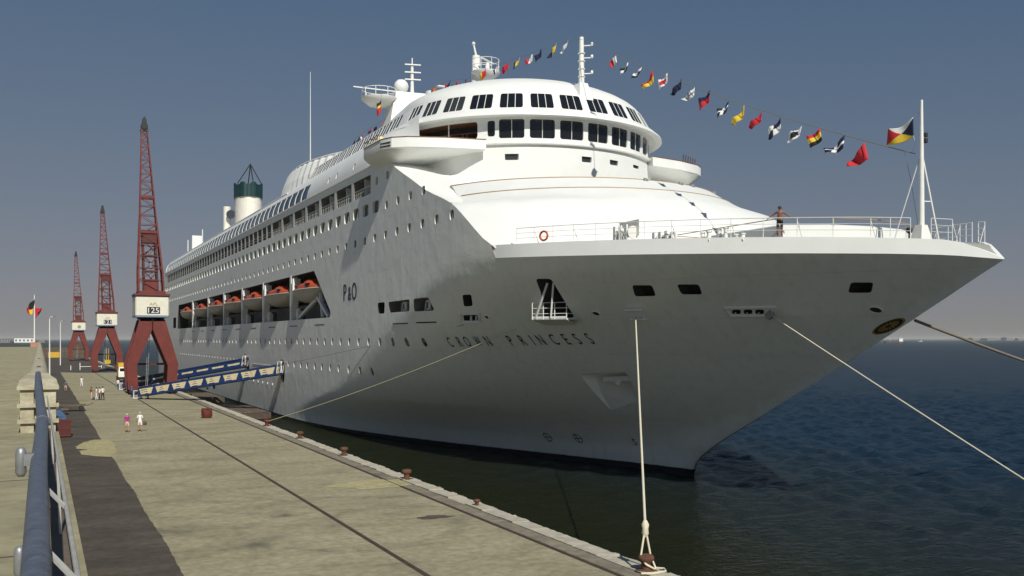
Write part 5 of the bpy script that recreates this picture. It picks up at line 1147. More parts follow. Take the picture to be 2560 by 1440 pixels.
# ================================================================== people
def person(loc, rz, h, label, top, bottom, skin='skin', hair='hair', bare=False, arms='down', skirt=False, shorts=True, stride=.12, lean=0.0, shoe='black', sleeve=True, group=None):
    k = h / 1.75; J = {}
    J['pel'] = (0, 0, .95); J['wa'] = (0, -.01 - lean * .1, 1.1); J['ch'] = (0, -lean * .25, 1.30); J['up'] = (0, -.01 - lean * .4, 1.44); J['nk'] = (0, -.02 - lean * .5, 1.53); J['hd'] = (0, -.035 - lean * .55, 1.62); J['ht'] = (0, -.03 - lean * .6, 1.72)
    for s_, sx in (('l', -1), ('r', 1)):
        f = stride * (1 if s_ == 'l' else -1)
        J['hip' + s_] = (.10 * sx, 0, .90); J['kn' + s_] = (.11 * sx, f * .5 - .03, .49); J['an' + s_] = (.115 * sx, f, .085); J['to' + s_] = (.13 * sx, f - .17, .035)
        J['sh' + s_] = (.185 * sx, -lean * .4, 1.42)
        if arms == 'down': J['el' + s_] = (.245 * sx, .02 - lean * .4, 1.14); J['wr' + s_] = (.25 * sx, -.09 - lean * .4, .90)
        elif arms == 'spread': J['el' + s_] = (.40 * sx, .03, 1.27); J['wr' + s_] = (.62 * sx, .0, 1.09)
        else: J['el' + s_] = (.24 * sx, 0, 1.16); J['wr' + s_] = (.10 * sx, -.24, 1.16)
        w = Vector(J['wr' + s_]); e_ = Vector(J['el' + s_]); J['ha' + s_] = tuple(w + (w - e_).normalized() * .07)
    R = dict(pel=(.15, .115), wa=(.135, .10), ch=(.16, .115), up=(.13, .09), nk=(.055, .055), hd=(.075, .095), ht=(.062, .075))
    for s_ in 'lr': R.update({'hip' + s_: (.095, .10), 'kn' + s_: (.062, .064), 'an' + s_: (.042, .045), 'to' + s_: (.035, .028), 'sh' + s_: (.062, .062), 'el' + s_: (.042, .042), 'wr' + s_: (.028, .03), 'ha' + s_: (.036, .018)})
    E_ = [('pel', 'wa'), ('wa', 'ch'), ('ch', 'up'), ('up', 'nk'), ('nk', 'hd'), ('hd', 'ht')]
    for s_ in 'lr': E_ += [('pel', 'hip' + s_), ('hip' + s_, 'kn' + s_), ('kn' + s_, 'an' + s_), ('an' + s_, 'to' + s_), ('up', 'sh' + s_), ('sh' + s_, 'el' + s_), ('el' + s_, 'wr' + s_), ('wr' + s_, 'ha' + s_)]
    names = list(J); me = bpy.data.meshes.new('p'); me.from_pydata([Vector(J[n]) for n in names], [(names.index(a), names.index(b)) for a, b in E_], [])
    o = bpy.data.objects.new('p', me); COL.objects.link(o); md = o.modifiers.new('s', 'SKIN'); sub_ = o.modifiers.new('b', 'SUBSURF'); sub_.levels = 1; sub_.render_levels = 1
    for i, n in enumerate(names): me.skin_vertices[0].data[i].radius = R[n]; me.skin_vertices[0].data[i].use_root = (n == 'pel')
    dg = bpy.context.evaluated_depsgraph_get(); dg.update(); m2 = bpy.data.meshes.new_from_object(o.evaluated_get(dg)); bpy.data.objects.remove(o); bpy.data.meshes.remove(me)
    mb = MB(); mb.v = [tuple(v.co) for v in m2.vertices]
    for p in m2.polygons: mb.f.append(tuple(p.vertices)); mb.m.append(0)
    bpy.data.meshes.remove(m2)
    for s_, sx in (('l', -1), ('r', 1)):
        ha = Vector(J['ha' + s_]); d = (ha - Vector(J['wr' + s_])).normalized(); sd2 = d.cross(Vector((sx, 0, .2))).normalized()
        for q, ln in ((-.026, .065), (-.009, .078), (.009, .074), (.025, .058)): a = ha + sd2 * q; mb.tube([a, a + d * ln * .55 + Vector((0, -.004, 0)), a + d * ln + Vector((-sx * .012, -.006, -.004))], [.009, .0085, .006], 5)
        a = ha - d * .04 + sd2 * -.03; mb.tube([a, a + sd2 * -.025 + d * .03, a + sd2 * -.032 + d * .055], [.01, .009, .007], 5)
    hd = Vector(J['hd']); mb.tube([hd + Vector((0, -.085, .03)), hd + Vector((0, -.115, -.005))], [.008, .014], 5)
    for sx in (-1, 1): mb.lathe(hd + Vector((sx * .078, 0, 0)), [(.012, -.012), (.022, 0), (.012, .012)], 6, axis='x')
    for i, f in enumerate(mb.f):
        c = sum((Vector(mb.v[j]) for j in f), Vector()) / len(f); ax = abs(c.x); arm = ax > .2 and c.z > .7 and not (ax < .24 and c.z > 1.36)
        if c.z > 1.5: m = 0
        elif arm: m = 1 if (sleeve and ax < .30 and c.z > 1.22 and not bare) else 0
        elif c.z > 1.0: m = 0 if bare else 1
        elif c.z > (.52 if shorts else .1): m = 2 if (c.z > .62 or not shorts) else 0
        elif c.z < .085: m = 3
        else: m = 0 if shorts else 2
        mb.m[i] = m
    for i, v in enumerate(mb.v): mb.v[i] = tuple(Vector(v) * k)
    e = empty('person', loc, label, 'person', group, local=True, rz=rz)
    mb.build('body', [skin, top, bottom, shoe], e, smooth=60)
    hb = MB(); c = hd * k; hb.lathe((c.x, c.y + .012, c.z + .035), [(.098 * k, -.03), (.103 * k, .02), (.085 * k, .075), (.045 * k, .105), (0, .112)], 12); hb.build('hair', hair, e, smooth=60)
    if skirt: s2 = MB(); s2.loft([[(r * math.cos(t) * k, r * .8 * math.sin(t) * k, z * k) for t in [2 * PI * i / 14 for i in range(14)]] for r, z in ((.16, 1.02), (.2, .85), (.26, .45))]); s2.build('skirt', bottom, e, smooth=60)
    return e
def bag(parent_loc, off, m, label):
    o = MB(); o.loft([[(-.14, -.07, 0), (.14, -.07, 0), (.14, .07, 0), (-.14, .07, 0)], [(-.17, -.09, .16), (.17, -.09, .16), (.17, .09, .16), (-.17, .09, .16)], [(-.12, -.05, .3), (.12, -.05, .3), (.12, .05, .3), (-.12, .05, .3)]]); o.tube([(-.08, 0, .28), (-.06, 0, .42), (.06, 0, .42), (.08, 0, .28)], .012, 5)
    q = o.build('handbag', m); q.location = (parent_loc[0] + off[0], parent_loc[1] + off[1], off[2]); return tag(q, label, 'bag')
G = 'people on the quay'
person((6.801, 89.629, 0), PI, 1.62, 'woman in magenta top and beige shorts walking on the open quay', 'magenta', 'beige', hair='greyhair', group=G, lean=.25)
a = (7.867, 89.91, 0); person(a, PI, 1.72, 'man in white shirt and white shorts walking beside the woman in magenta', 'fwhite', 'fwhite', hair='greyhair', group=G, lean=.2)
bag(a, (.42, .1, .55), 'steel', 'small dark bag held by the man in white')
a = (6.162, 140.432, 0); person(a, PI * .7, 1.68, 'person in brown clothes standing beside three people in white shirts', 'wood', 'beige', group=G, shorts=False); bag(a, (.3, -.5, 0), 'black', 'black round bag on the ground by the standing group')
person((6.743, 139.202, 0), PI * .5, 1.7, 'person in white top and white trousers in the middle of the standing group', 'fwhite', 'fwhite', group=G, shorts=False)
person((7.125, 139.014, 0), -PI * .4, 1.72, 'person in white shirt and dark trousers second from right in the standing group', 'fwhite', 'black', group=G, shorts=False)
person((7.508, 138.826, 0), PI * 1.2, 1.8, 'tall person in white shirt and black trousers at the right of the standing group', 'fwhite', 'black', group=G, shorts=False)
person((6.353, 178.915, 0), .4, 1.7, 'lone person in white walking on the far quay', 'fwhite', 'fwhite', group=G, shorts=False)
person((3.551, 163.617, 0), PI, 1.65, 'person in blue and pink clothes near the terrace wall', 'denim', 'beige', group=G)
person((11.25, 166.395, 0), PI * .8, 1.75, 'person in light top and blue trousers left of the nearest crane leg', 'fwhite', 'denim', group=G, shorts=False)
person((12.057, 165.997, 0), PI, 1.68, 'person in a dark blue dress beside the nearest crane leg', 'fnavy', 'fnavy', group=G, skirt=True)
person((12.677, 167.068, 0), PI * 1.1, 1.7, 'person in white top and red skirt beside the nearest crane leg', 'fwhite', 'fred', group=G, skirt=True)
person((11.53, 143.728, 0), PI, 1.7, 'person in blue bending at the foot of the nearer gangway', 'blue', 'blue', group=G, shorts=False, lean=.6, arms='front')
person((27.0, 120.2, 3.82), PI * .5, 1.75, 'crew member in white standing at the top of the nearer gangway', 'fwhite', 'fwhite', group='crew at the gangway tops', shorts=False)
person((26.9, 143.0, 4.18), PI * .5, 1.75, 'crew member in white at the top of the farther gangway', 'fwhite', 'beige', group='crew at the gangway tops', shorts=False)
pb = (38.327, 42.4, 13.962)
person((XC - bw(41.6, 1)[0] + .42, 41.6, zdeck(41.6) + .18), -.74, 1.78, 'tanned man in dark shorts with arms spread on the bow rail', 'tan', 'black', skin='tan', bare=True, arms='spread', stride=.02, shoe='tan')

# ================================================================== bollards, ropes, small quay things
def bollard(loc, s_, label, m='rust'):
    mb = MB(); mb.lathe((0, 0, 0), [(.30, 0), (.30, .05), (.19, .08), (.17, .26), (.2, .34), (.30, .42), (.31, .52), (.24, .60), (0, .64)], 16)
    e = empty('bollard', loc, label, 'bollard', 'mooring bollards on the quay edge', local=True); o = mb.build('body', m, e, smooth=50); o.scale = (s_, s_, s_)
    mb = MB(); mb.lathe((0, 0, 0), [(.42, 0), (.42, .035), (.3, .04)], 12); o = mb.build('base_plate', 'steel', e); o.scale = (s_, s_, s_); return e
bollard((18.95, (18.95, 27.96, 0.378)[1], .02), .95, 'nearest rusty bollard holding the white mooring rope')
bollard((18.95, (18.95, 42.399, -0.022)[1], .03), .55, 'small rusty ring bollard, second nearest along the quay edge')
bollard((18.95, (18.95, 52.269, 0.224)[1], .03), .95, 'rusty mushroom bollard, third nearest along the quay edge')
bollard((18.95, (18.95, 64.991, 0.237)[1], .03), .95, 'rusty mushroom bollard, fourth nearest along the quay edge')
bollard((18.95, (18.95, 77.566, 0.043)[1], .03), .95, 'rusty mushroom bollard, fifth nearest along the quay edge')
B6 = (18.95, (18.95, 90.285, 0.316)[1], .03); bollard(B6, .95, 'reddish bollard holding the thin yellow mooring line', 'redcrane')
def rope(pts_, r, m, label, sag=0.0, n=24):
    mb = MB()
    if len(pts_) == 2:
        a, b = Vector(pts_[0]), Vector(pts_[1]); pts_ = [a.lerp(b, i / n) - Vector((0, 0, sag * 4 * (i / n) * (1 - i / n))) for i in range(n + 1)]
    mb.tube(pts_, r, 7); return tag(mb.build('mooring_rope', m, None, smooth=60), label, 'rope', 'mooring ropes of the ship')
nb = Vector((18.95, (18.95, 27.96, 0.378)[1], 0)); lead = (52.142, 9.524); LP = Vector(hs_(*lead, .22)); splice = Vector((19, 28.083, 1.523))
mb = MB(); mb.tube([LP, splice], .05, 8)
mb.tube([splice, nb + Vector((-.2, .05, .5)), nb + Vector((-.12, -.2, .3)), nb + Vector((.2, -.22, .12)), nb + Vector((.34, -.1, .1)), nb + Vector((.26, .1, .5)), splice], .04, 7)
mb.lathe(splice + Vector((0, 0, -.1)), [(.05, -.25), (.13, -.12), (.11, .05), (.14, .2), (.06, .35)], 8)
mb.tube([nb + Vector((-.5, -.45, .09)), nb + Vector((-.1, -.62, .09)), nb + Vector((.45, -.55, .09)), nb + Vector((.62, -.2, .09)), nb + Vector((.3, .1, .09))], .035, 6)
tag(mb.build('mooring_rope', 'rope', None, smooth=60), 'taut pale mooring rope dropping to the nearest bollard with a spliced loop', 'rope', 'mooring ropes of the ship')
p = (44.141, 9.543); A = Vector(hs_(*p, .2)); B = Vector((40.473, 29.132, 1.83)); rope([A, B + (B - A) * .9], .036, 'rope', 'pale mooring rope running from the bow fairlead down across the water', .15)
p = (37.608, 9.133); A = Vector((XC + .15, p[0] - .05, p[1])); B = Vector((57.03, 41.049, 6.86)); rope([A, B + (B - A) * 1.2], .085, 'ropedark', 'thick brown mooring rope leading away from the stem', .15)
p = (62.436, 8.855); A = Vector(hs_(*p, .05)); rope([Vector(B6) + Vector((0, 0, .4)), A], .026, 'slat', 'thin yellow mooring line slanting up across the ship name', .35)
p = (67.473, 9.201); A = Vector(hs_(*p, .1)); B = Vector((QX, 170, .4)); rope([A, B], .02, 'ropedark', 'very thin dark mooring line running aft along the hull', .3)
c = (15.387, 102.397, 0); mb = MB(); rg = []
for z, r in ((0, .42), (.25, .55), (.8, .6), (1.0, .5)): rg.append([(r * math.cos(2 * PI * i / 8 + .2) * (1 + .08 * math.sin(i * 3 + z * 5)), r * math.sin(2 * PI * i / 8 + .2), z) for i in range(8)])
e = empty('mooring_buoy', c, 'rust-red battered drum standing alone on the quay near the edge', 'drum', local=True); mb.loft(rg); mb.build('shell', mat('rust_red', (.16, .03, .015), .8, var=.6, vscale=3, bump=.5, bscale=7), e, smooth=30)
mb = MB(); mb.tube([(-.2, -.5, .8), (-.1, -.62, .95), (.1, -.62, .95), (.2, -.5, .8)], .04, 6); mb.build('lug', 'steel', e)
def pontoon(p0, sx, sy, label):
    e = empty('pontoon', (p0[0], p0[1], -1.8), label, 'pontoon', 'timber pontoons between ship and quay', local=True)
    mb = MB(); mb.box(-sx / 2, sx / 2, -sy / 2, sy / 2, -.3, .75); mb.build('float', 'steel', e)
    n = int(sx / .5)
    for i in range(n): mb = MB(); mb.box(-sx / 2 + i * .5 + .03, -sx / 2 + (i + 1) * .5 - .03, -sy / 2 - .05, sy / 2 + .05, .76, .86 + (i % 3) * .012); mb.build('plank', 'timber', e)
    for q in (-1, 1): mb = MB(); mb.lathe((-sx / 2 + .4, q * (sy / 2 - .6), .86), [(.16, 0), (.16, .4), (.22, .44), (.1, .55)], 10); mb.build('post', 'rust', e)
c = (23.898, 127.35, -0.95); pontoon((23.3, c[1], 0), 5.4, 12, 'nearer brown timber pontoon floating between ship and quay')
c = (25.165, 158.073, -0.95); pontoon((23.3, c[1] + 4, 0), 5.4, 14, 'farther brown timber pontoon between ship and quay below the gangway')
# carts and boxes by the terrace wall
c = (3.433, 118.66, 0); e = empty('flat_trolley', (c[0] - .2, c[1], 0), 'dark flat-bed trolley parked on the asphalt by the terrace wall', 'trolley', local=True)
mb = MB(); mb.box(-1.6, 1.4, -.8, .8, .62, .74); mb.build('deck', 'timber', e)
for x in (-1.2, 1.0):
    for y in (-.65, .65): mb = MB(); mb.lathe((x, y, .28), [(.2, -.07), (.28, -.05), (.28, .05), (.2, .07)], 12, axis='y'); mb.build('wheel', 'black', e)
mb = MB(); mb.bar((1.4, 0, .6), (2.2, 0, .85), .07); mb.build('drawbar', 'steel', e)
c = (1.728, 87.932, 0); e = empty('crate', (1.5, c[1], 0), 'maroon crate against the terrace wall', 'crate', local=True)
mb = MB(); mb.box(-.8, .8, -.8, .8, .1, 1.35); mb.build('body', 'darkred', e)
for z in (.1, .7, 1.3): mb = MB(); mb.box(-.83, .83, -.83, .83, z, z + .08); mb.build('batten', 'redcrane', e)
e = empty('tarpaulin_stack', (1.35, c[1] + 9, 0), 'blue and white covered stack behind the maroon crate', 'stack', local=True)
mb = MB(); mb.loft([[(-.8, -1, 0), (.9, -1, 0), (.9, 1, 0), (-.8, 1, 0)], [(-.7, -.9, 1.1), (.75, -.8, 1.15), (.7, .9, 1.3), (-.7, .9, 1.2)], [(-.4, -.5, 1.6), (.3, -.4, 1.7), (.3, .6, 1.75), (-.4, .5, 1.6)]]); mb.build('cover', mat('blue_tarpaulin', (.025, .07, .16), .6, var=.3, vscale=2), e)
mb = MB(); mb.box(-.85, .95, -1.3, -1.02, .0, .7); mb.build('board', 'fwhite', e)
e = empty('bench_cart', (1.6, c[1] + 26, 0), 'dark loaded handcart close to the terrace wall', 'cart', local=True)
mb = MB(); mb.box(-.9, 1.1, -1.0, 1.0, .5, .65); mb.box(-.8, .2, -.8, .8, .65, 1.5); mb.build('load', 'timber', e)
for y in (-.8, .8): mb = MB(); mb.lathe((0, y, .3), [(.22, -.06), (.3, -.04), (.3, .04), (.22, .06)], 12, axis='y'); mb.build('wheel', 'black', e)
# yellow mobile machine beside the nearest crane leg, forklift farther, box at the quay end
c = (13.792, 178.369, 0); e = empty('mobile_crane', (c[0] + .6, c[1] + 18, 0), 'yellow and white working truck half hidden behind the nearest crane leg', 'truck', local=True)
mb = MB(); mb.box(-1.2, 1.2, -2.5, 3.5, .55, 1.0); mb.build('chassis', 'black', e)
mb = MB(); mb.loft([[(-1.2, -2.4, 1.0), (1.2, -2.4, 1.0), (1.2, -.6, 1.0), (-1.2, -.6, 1.0)], [(-1.2, -2.4, 1.9), (1.2, -2.4, 1.9), (1.2, -.6, 1.9), (-1.2, -.6, 1.9)], [(-1.05, -2.0, 2.8), (1.05, -2.0, 2.8), (1.1, -.6, 2.85), (-1.1, -.6, 2.85)]]); mb.build('cab', 'cream', e)
mb = MB(); mb.box(-.95, .95, -2.34, -2.2, 2.0, 2.65); mb.build('windscreen', 'glass', e)
mb = MB(); mb.box(-1.1, 1.25, -.4, 3.4, 1.0, 3.6); mb.build('body', 'yellow', e)
for x in (-1.1, 1.1):
    for y in (-1.6, 2.4): mb = MB(); mb.lathe((x, y, .5), [(.3, -.15), (.5, -.13), (.5, .13), (.3, .15)], 14, axis='x'); mb.build('wheel', 'black', e)
c = (19.081, 329.097, 0); e = empty('forklift', (c[0], c[1], 0), 'small yellow forklift standing between the middle crane legs', 'forklift', local=True)
mb = MB(); mb.loft([[(-.9, -1.4, .4), (.9, -1.4, .4), (.9, 1.6, .4), (-.9, 1.6, .4)], [(-.9, -1.4, 1.4), (.9, -1.4, 1.4), (.9, 1.2, 1.7), (-.9, 1.2, 1.7)]]); mb.build('body', 'yellow', e)
for x in (-.3, .3): mb = MB(); mb.bar((x, -1.5, .3), (x, -1.5, 5.2), .16); mb.build('mast', 'yellow', e)
mb = MB()
for x in (-.7, .7):
    for y in (-.6, 1.0): mb.bar((x, y, 1.5), (x, y, 2.6), .08)
mb.box(-.8, .8, -.7, 1.1, 2.6, 2.7); mb.build('overhead_guard', 'black', e)
for x in (-.85, .85):
    for y in (-1.0, 1.1): mb = MB(); mb.lathe((x, y, .4), [(.22, -.13), (.4, -.12), (.4, .12), (.22, .13)], 12, axis='x'); mb.build('wheel', 'black', e)
e = empty('shipping_container', (4.2, 462, 0), 'yellow container at the far end of the quay', 'container', local=True)
mb = MB(); mb.box(-1, 3.4, -1.3, 1.3, .1, 2.5); mb.build('body', 'yellow', e)
for i in range(5): mb = MB(); mb.box(-.95 + i * .95, -.7 + i * .95, -1.36, -1.3, .2, 2.4); mb.build('rib', 'yellow', e)
e = empty('barge', (4, 500, -1.8), 'rust-brown barge lying beyond the far end of the quay', 'barge', local=True)
mb = MB(); mb.loft([[(-14, -6, 0), (14, -5, 0), (14, 6, 0), (-14, 6, 0)], [(-16, -7, 6), (16, -6, 6), (16, 7, 6), (-16, 7, 6)]]); mb.build('hull', 'timber', e)
mb = MB(); mb.loft([[(8, -3, 6), (14, -3, 6), (14, 3, 6), (8, 3, 6)], [(8.5, -3, 8.5), (13.5, -3, 8.5), (13.5, 3, 8.5), (8.5, 3, 8.5)]]); mb.build('deckhouse', 'rust', e)
e = empty('barrier', ((9.44, 276.691, 0)[0], (9.44, 276.691, 0)[1], 0), 'low white barrier on the far quay left of the middle crane', 'barrier', local=True)
for x in (-2.2, 0, 5.2): mb = MB(); mb.bar((x, 0, 0), (x, 0, 1.9 if x == 0 else 1.2), .16); mb.build('post', 'fwhite', e)
mb = MB(); mb.bar((0, 0, .9), (5.2, 0, .9), .12); mb.build('rail', 'fwhite', e)
# lamp posts beside the terrace, and the flagpole on the parapet end
for x0, Yl, top, lab in ((1.908, 236, 793, 'nearer slim lamp post beyond the parapet'), (5.695, 330, 803, 'farther slim lamp post left of the far crane')):
    z1 = 8.1 + (848 - top) / 2400 * (x0 * .4412 + Yl * .8974)
    e = empty('lamp_post', (x0, Yl, 0), lab, 'lamp post', 'lamp posts on the far quay', local=True)
    mb = MB(); mb.tube([(0, 0, 0), (0, 0, z1 - .4), (.2, -.3, z1), (.8, -.8, z1 + .1)], [.16, .1, .09, .07], 8); mb.build('pole', 'trim', e)
    mb = MB(); mb.loft([[(.7, -1.3, z1), (1.1, -1.3, z1), (1.1, -.6, z1), (.7, -.6, z1)], [(.75, -1.2, z1 + .25), (1.05, -1.2, z1 + .25), (1.05, -.7, z1 + .25), (.75, -.7, z1 + .25)]]); mb.build('lantern', 'steel', e)
fpx = -1.0; fY = 214.0
e = empty('flagpole', (fpx, fY, 7.2), 'white flagpole at the far end of the parapet', 'flagpole', local=True)
mb = MB(); mb.tube([(0, 0, -.6), (0, 0, 9.6)], [.14, .08], 8); mb.build('pole', 'trim', e); mb = MB(); mb.lathe((0, 0, 9.7), [(0, -.12), (.12, 0), (0, .12)], 8); mb.build('finial', 'trim', e)
mb = MB(); mb.box(-.7, .9, -.8, .8, -.7, .3); mb.build('plinth', mat('pink_plinth', (.42, .22, .17), .8, var=.3, vscale=1), e)

# ================================================================== flags
def flag(corners, cells, label, n=10, wave=.12, name='signal_flag', seed=1, cat='flag', group=None, nu=None):
    """corners: hoist top, fly top, fly bottom, hoist bottom; cells(u, v) gives the cloth"""
    r = random.Random(seed); a, b, c, d = [Vector(p) for p in corners]; nrm = (b - a).cross(d - a).normalized(); mats = []; mb = MB(); ph = r.uniform(0, 6)
    for i in range(n + 1):
        for j in range(n + 1):
            u, v = i / n, j / n; p = a * (1 - u) * (1 - v) + b * u * (1 - v) + c * u * v + d * (1 - u) * v
            p = p + nrm * wave * (b - a).length * u ** .5 * math.sin(7 * u + 2.2 * v + ph) + Vector((0, 0, -1)) * .10 * (b - a).length * math.sin(PI * u) * (1 + .3 * math.sin(5 * v + ph)); mb.v.append(tuple(p))
    for i in range(n):
        for j in range(n):
            m = cells((i + .5) / n, (j + .5) / n)
            if m not in mats: mats.append(m)
            q = i * (n + 1) + j; mb.f.append((q, q + n + 1, q + n + 2, q + 1)); mb.m.append(mats.index(m))
    o = mb.build(name, mats, None, smooth=True, fix=False); sl = o.modifiers.new('thickness', 'SOLIDIFY'); sl.thickness = .01
    return tag(o, label, cat, group)
plain = lambda c: (lambda u, v: c)
halves = lambda c1, c2: (lambda u, v: c1 if u < .5 else c2)
hor = lambda c1, c2: (lambda u, v: c1 if v < .5 else c2)
check = lambda c1, c2: (lambda u, v: c1 if (u < .5) == (v < .5) else c2)
disc = lambda c1, c2: (lambda u, v: c2 if (u - .5) ** 2 + (v - .5) ** 2 < .09 else c1)
thirds = lambda a, b, c: (lambda u, v: (a, b, c)[min(2, int(v * 3))])
cross = lambda c1, c2: (lambda u, v: c2 if abs(u - .5) < .14 or abs(v - .5) < .14 else c1)
FL = [(1533,154,'R',halves('fwhite', 'fred'),.75,'white and red signal flag nearest the fore mast on the bow line'),
 (1560,172,'P',check('fwhite', 'fblack'),.85,'white and black chequered flag, second from the fore mast on the bow line'),
 (1592,183,'P',hor('fwhite', 'fblack'),.85,'white over black signal flag, third from the fore mast on the bow line'),
 (1619,204,'T',hor('fred', 'fyellow'),1.3,'long red and yellow pennant between the fore mast and the bow'),
 (1657,203,'R',disc('fwhite', 'fred'),.95,'white signal flag with a red centre on the bow line'),
 (1689,221,'T',plain('fnavy'),1.2,'plain navy pennant with a thin fold on the bow line'),
 (1721,238,'T',cross('fwhite', 'galv'),1.1,'all white narrow pennant on the bow line'),
 (1760,250,'R',hor('fnavy', 'fred'),1.1,'navy and red signal flag hanging in a deep fold on the bow line'),
 (1806,274,'P',cross('fnavy', 'fwhite'),1.0,'navy flag with a white cross on the bow line'),
 (1843,292,'T',hor('fyellow', 'fyellow'),1.25,'bright yellow pennant on the bow line'),
 (1886,303,'T',plain('fred'),1.2,'plain red pennant next to the bright yellow pennant'),
 (1935,322,'P',check('fnavy', 'fwhite'),1.1,'navy and white quartered flag in the middle of the bow line'),
 (1985,335,'R',disc('fwhite', 'fblack'),.95,'white signal flag with a black centre on the bow line'),
 (2036,345,'R',thirds('fred', 'fyellow', 'fblack'),.95,'red, yellow and black signal flag on the bow line'),
 (2086,366,'T',cross('fnavy', 'fwhite'),1.3,'navy pennant crossed with white, second from the bow mast'),
 (2143,394,'T',plain('fred'),1.35,'largest red pennant, nearest the bow mast')]
FPOS = [(43, 68.284, 31.306), (43, 66.63, 30.286), (43, 64.748, 29.457), (43, 63.221, 28.415), (43, 61.162, 27.95), (43, 59.505, 27.007), (43, 57.913, 26.131), (43, 56.055, 25.361), (43, 53.974, 24.222), (43, 52.379, 23.385), (43, 50.609, 22.722), (43, 48.693, 21.835), (43, 46.841, 21.14), (43, 45.05, 20.549), (43, 43.384, 19.729), (43, 41.583, 18.748)]
LT, LB = Vector((43, 72.26, 34.049)), Vector((43, 38.131, 18.517))
def line_at(y): t = (y - LT.y) / (LB.y - LT.y); p = LT.lerp(LB, t); return p - Vector((0, 0, 1.15 * 4 * t * (1 - t) * .55))
mb = MB(); mb.tube([line_at(LT.y + (LB.y - LT.y) * i / 30) for i in range(31)] + [Vector((43, 37.427, 18.261))], .024, 5); tag(mb.build('dressing_line', 'ropedark'), 'thin line carrying signal flags from the fore mast down to the bow mast', 'line')
mb = MB(); mb.tube([Vector((43, 38.131, 18.472)), Vector((43, 37.777, 17.088)), Vector((43, 37.24, 14.387))], .012, 5); tag(mb.build('halyard', 'ropedark'), 'thin dark halyard hanging down beside the bow mast', 'line')
gF = 'signal flags dressing the ship'
for k, ((px, py, sh, ce, sz, lab), P_) in enumerate(zip(FL, FPOS)):
    r = random.Random(k + 40); c = Vector(P_); s_ = sz * .98
    wx = Vector((-.3, .84, -.38 + r.uniform(-.2, .12))).normalized() ; dn = Vector((r.uniform(-.5, .1), -.22, -.95)).normalized()
    hw, hh = s_ * .5, s_ * (.40 if sh == 'T' else .42)
    a = c - wx * hw - dn * hh; d = c - wx * hw + dn * hh
    t = .25 if sh == 'T' else (.85 if sh == 'P' else 1.0)
    b = c + wx * hw - dn * hh * t; e_ = c + wx * hw + dn * hh * t
    flag([a, b, e_, d], ce, lab, wave=.13, seed=k, group=gF)
# aft run
AF = [(1410,118,'fwhite','fwhite','small white signal flag just aft of the fore mast'),(1380,129,'fyellow','fnavy','yellow and navy signal flag aft of the fore mast'),(1345,139,'fnavy','fnavy','plain navy signal flag aft of the fore mast'),(1322,150,'fwhite','fred','red and white signal flag above the dome roof'),(1290,158,'fyellow','fblack','yellow and black signal flag above the dome roof'),(1262,170,'fred','fred','plain red signal flag above the dome roof'),(1238,176,'fwhite','fblack','tiny white and black signal flag beside the radar platform'),(1206,187,'fred','fyellow','red and yellow signal flag below the radar platform'),(1182,203,'fred','fred','small red signal flag left of the radar mast foot'),(1160,209,'fred','fwhite','small red and white signal flag left of the radar mast'),(1140,211,'fred','fred','narrow red signal flag above the dome slope'),(1118,213,'fnavy','fred','navy and red signal flag above the dome slope'),(1083,228,'forange','fblack','orange and black signal flag by the exhaust post'),(957,309,'fred','fred','tiny red signal flag left of the satellite dome'),(938,322,'fnavy','fnavy','tiny navy signal flag left of the satellite dome'),(925,328,'fred','fnavy','tiny red and navy signal flag over the upper windows'),(905,343,'fred','fwhite','small red flag low over the upper windows'),(896,350,'fnavy','fnavy','small navy flag low over the upper windows'),(885,358,'fblack','fblack','tiny black flag low over the upper windows')]
APOS = [(43, 76.681, 34.801), (43, 78.973, 35.015), (43, 81.788, 35.387), (43, 83.725, 35.47), (43, 86.545, 35.883), (43, 89.14, 36.058), (43, 91.466, 36.395), (43, 94.724, 36.737), (43, 97.294, 36.664), (43, 99.752, 36.985), (43, 102.077, 37.449), (43, 104.74, 37.989), (43, 109.222, 38.322), (43, 128.388, 38.236), (43, 131.779, 38.176), (43, 134.188, 38.302), (43, 138.047, 38.159), (43, 139.847, 38.078), (43, 142.103, 38.01)]
for k, ((px, py, c1, c2, lab), P_) in enumerate(zip(AF, APOS)):
    r = random.Random(k + 90); c = Vector(P_); s_ = (.95, 1.1, 1.0, .95, .95, 1.1, .7, 1.2, .8, .8, .7, 1.1, 1.2, .7, .8, .8, .7, .8, .7)[k]
    wx = Vector((-.3, .75, -.45 + r.uniform(-.2, .2))).normalized(); dn = Vector((r.uniform(-.4, .1), -.2, -.95)).normalized()
    flag([c - wx * .5 * s_ - dn * .4 * s_, c + wx * .5 * s_ - dn * .3 * s_, c + wx * .5 * s_ + dn * .3 * s_, c - wx * .5 * s_ + dn * .4 * s_], halves(c1, c2), lab, n=8, seed=k + 5, group=gF)
mb = MB(); P1 = [Vector((43, 73.223, 34.563))] + [Vector(p) + Vector((0, 0, .5)) for p in APOS[:13]]; mb.tube(P1, .013, 5); P2 = [Vector(p) + Vector((0, 0, .5)) for p in APOS[13:]]; mb.tube(P2, .02, 5); tag(mb.build('dressing_line', 'ropedark'), 'thin line carrying signal flags aft from the fore mast over the roof', 'line')
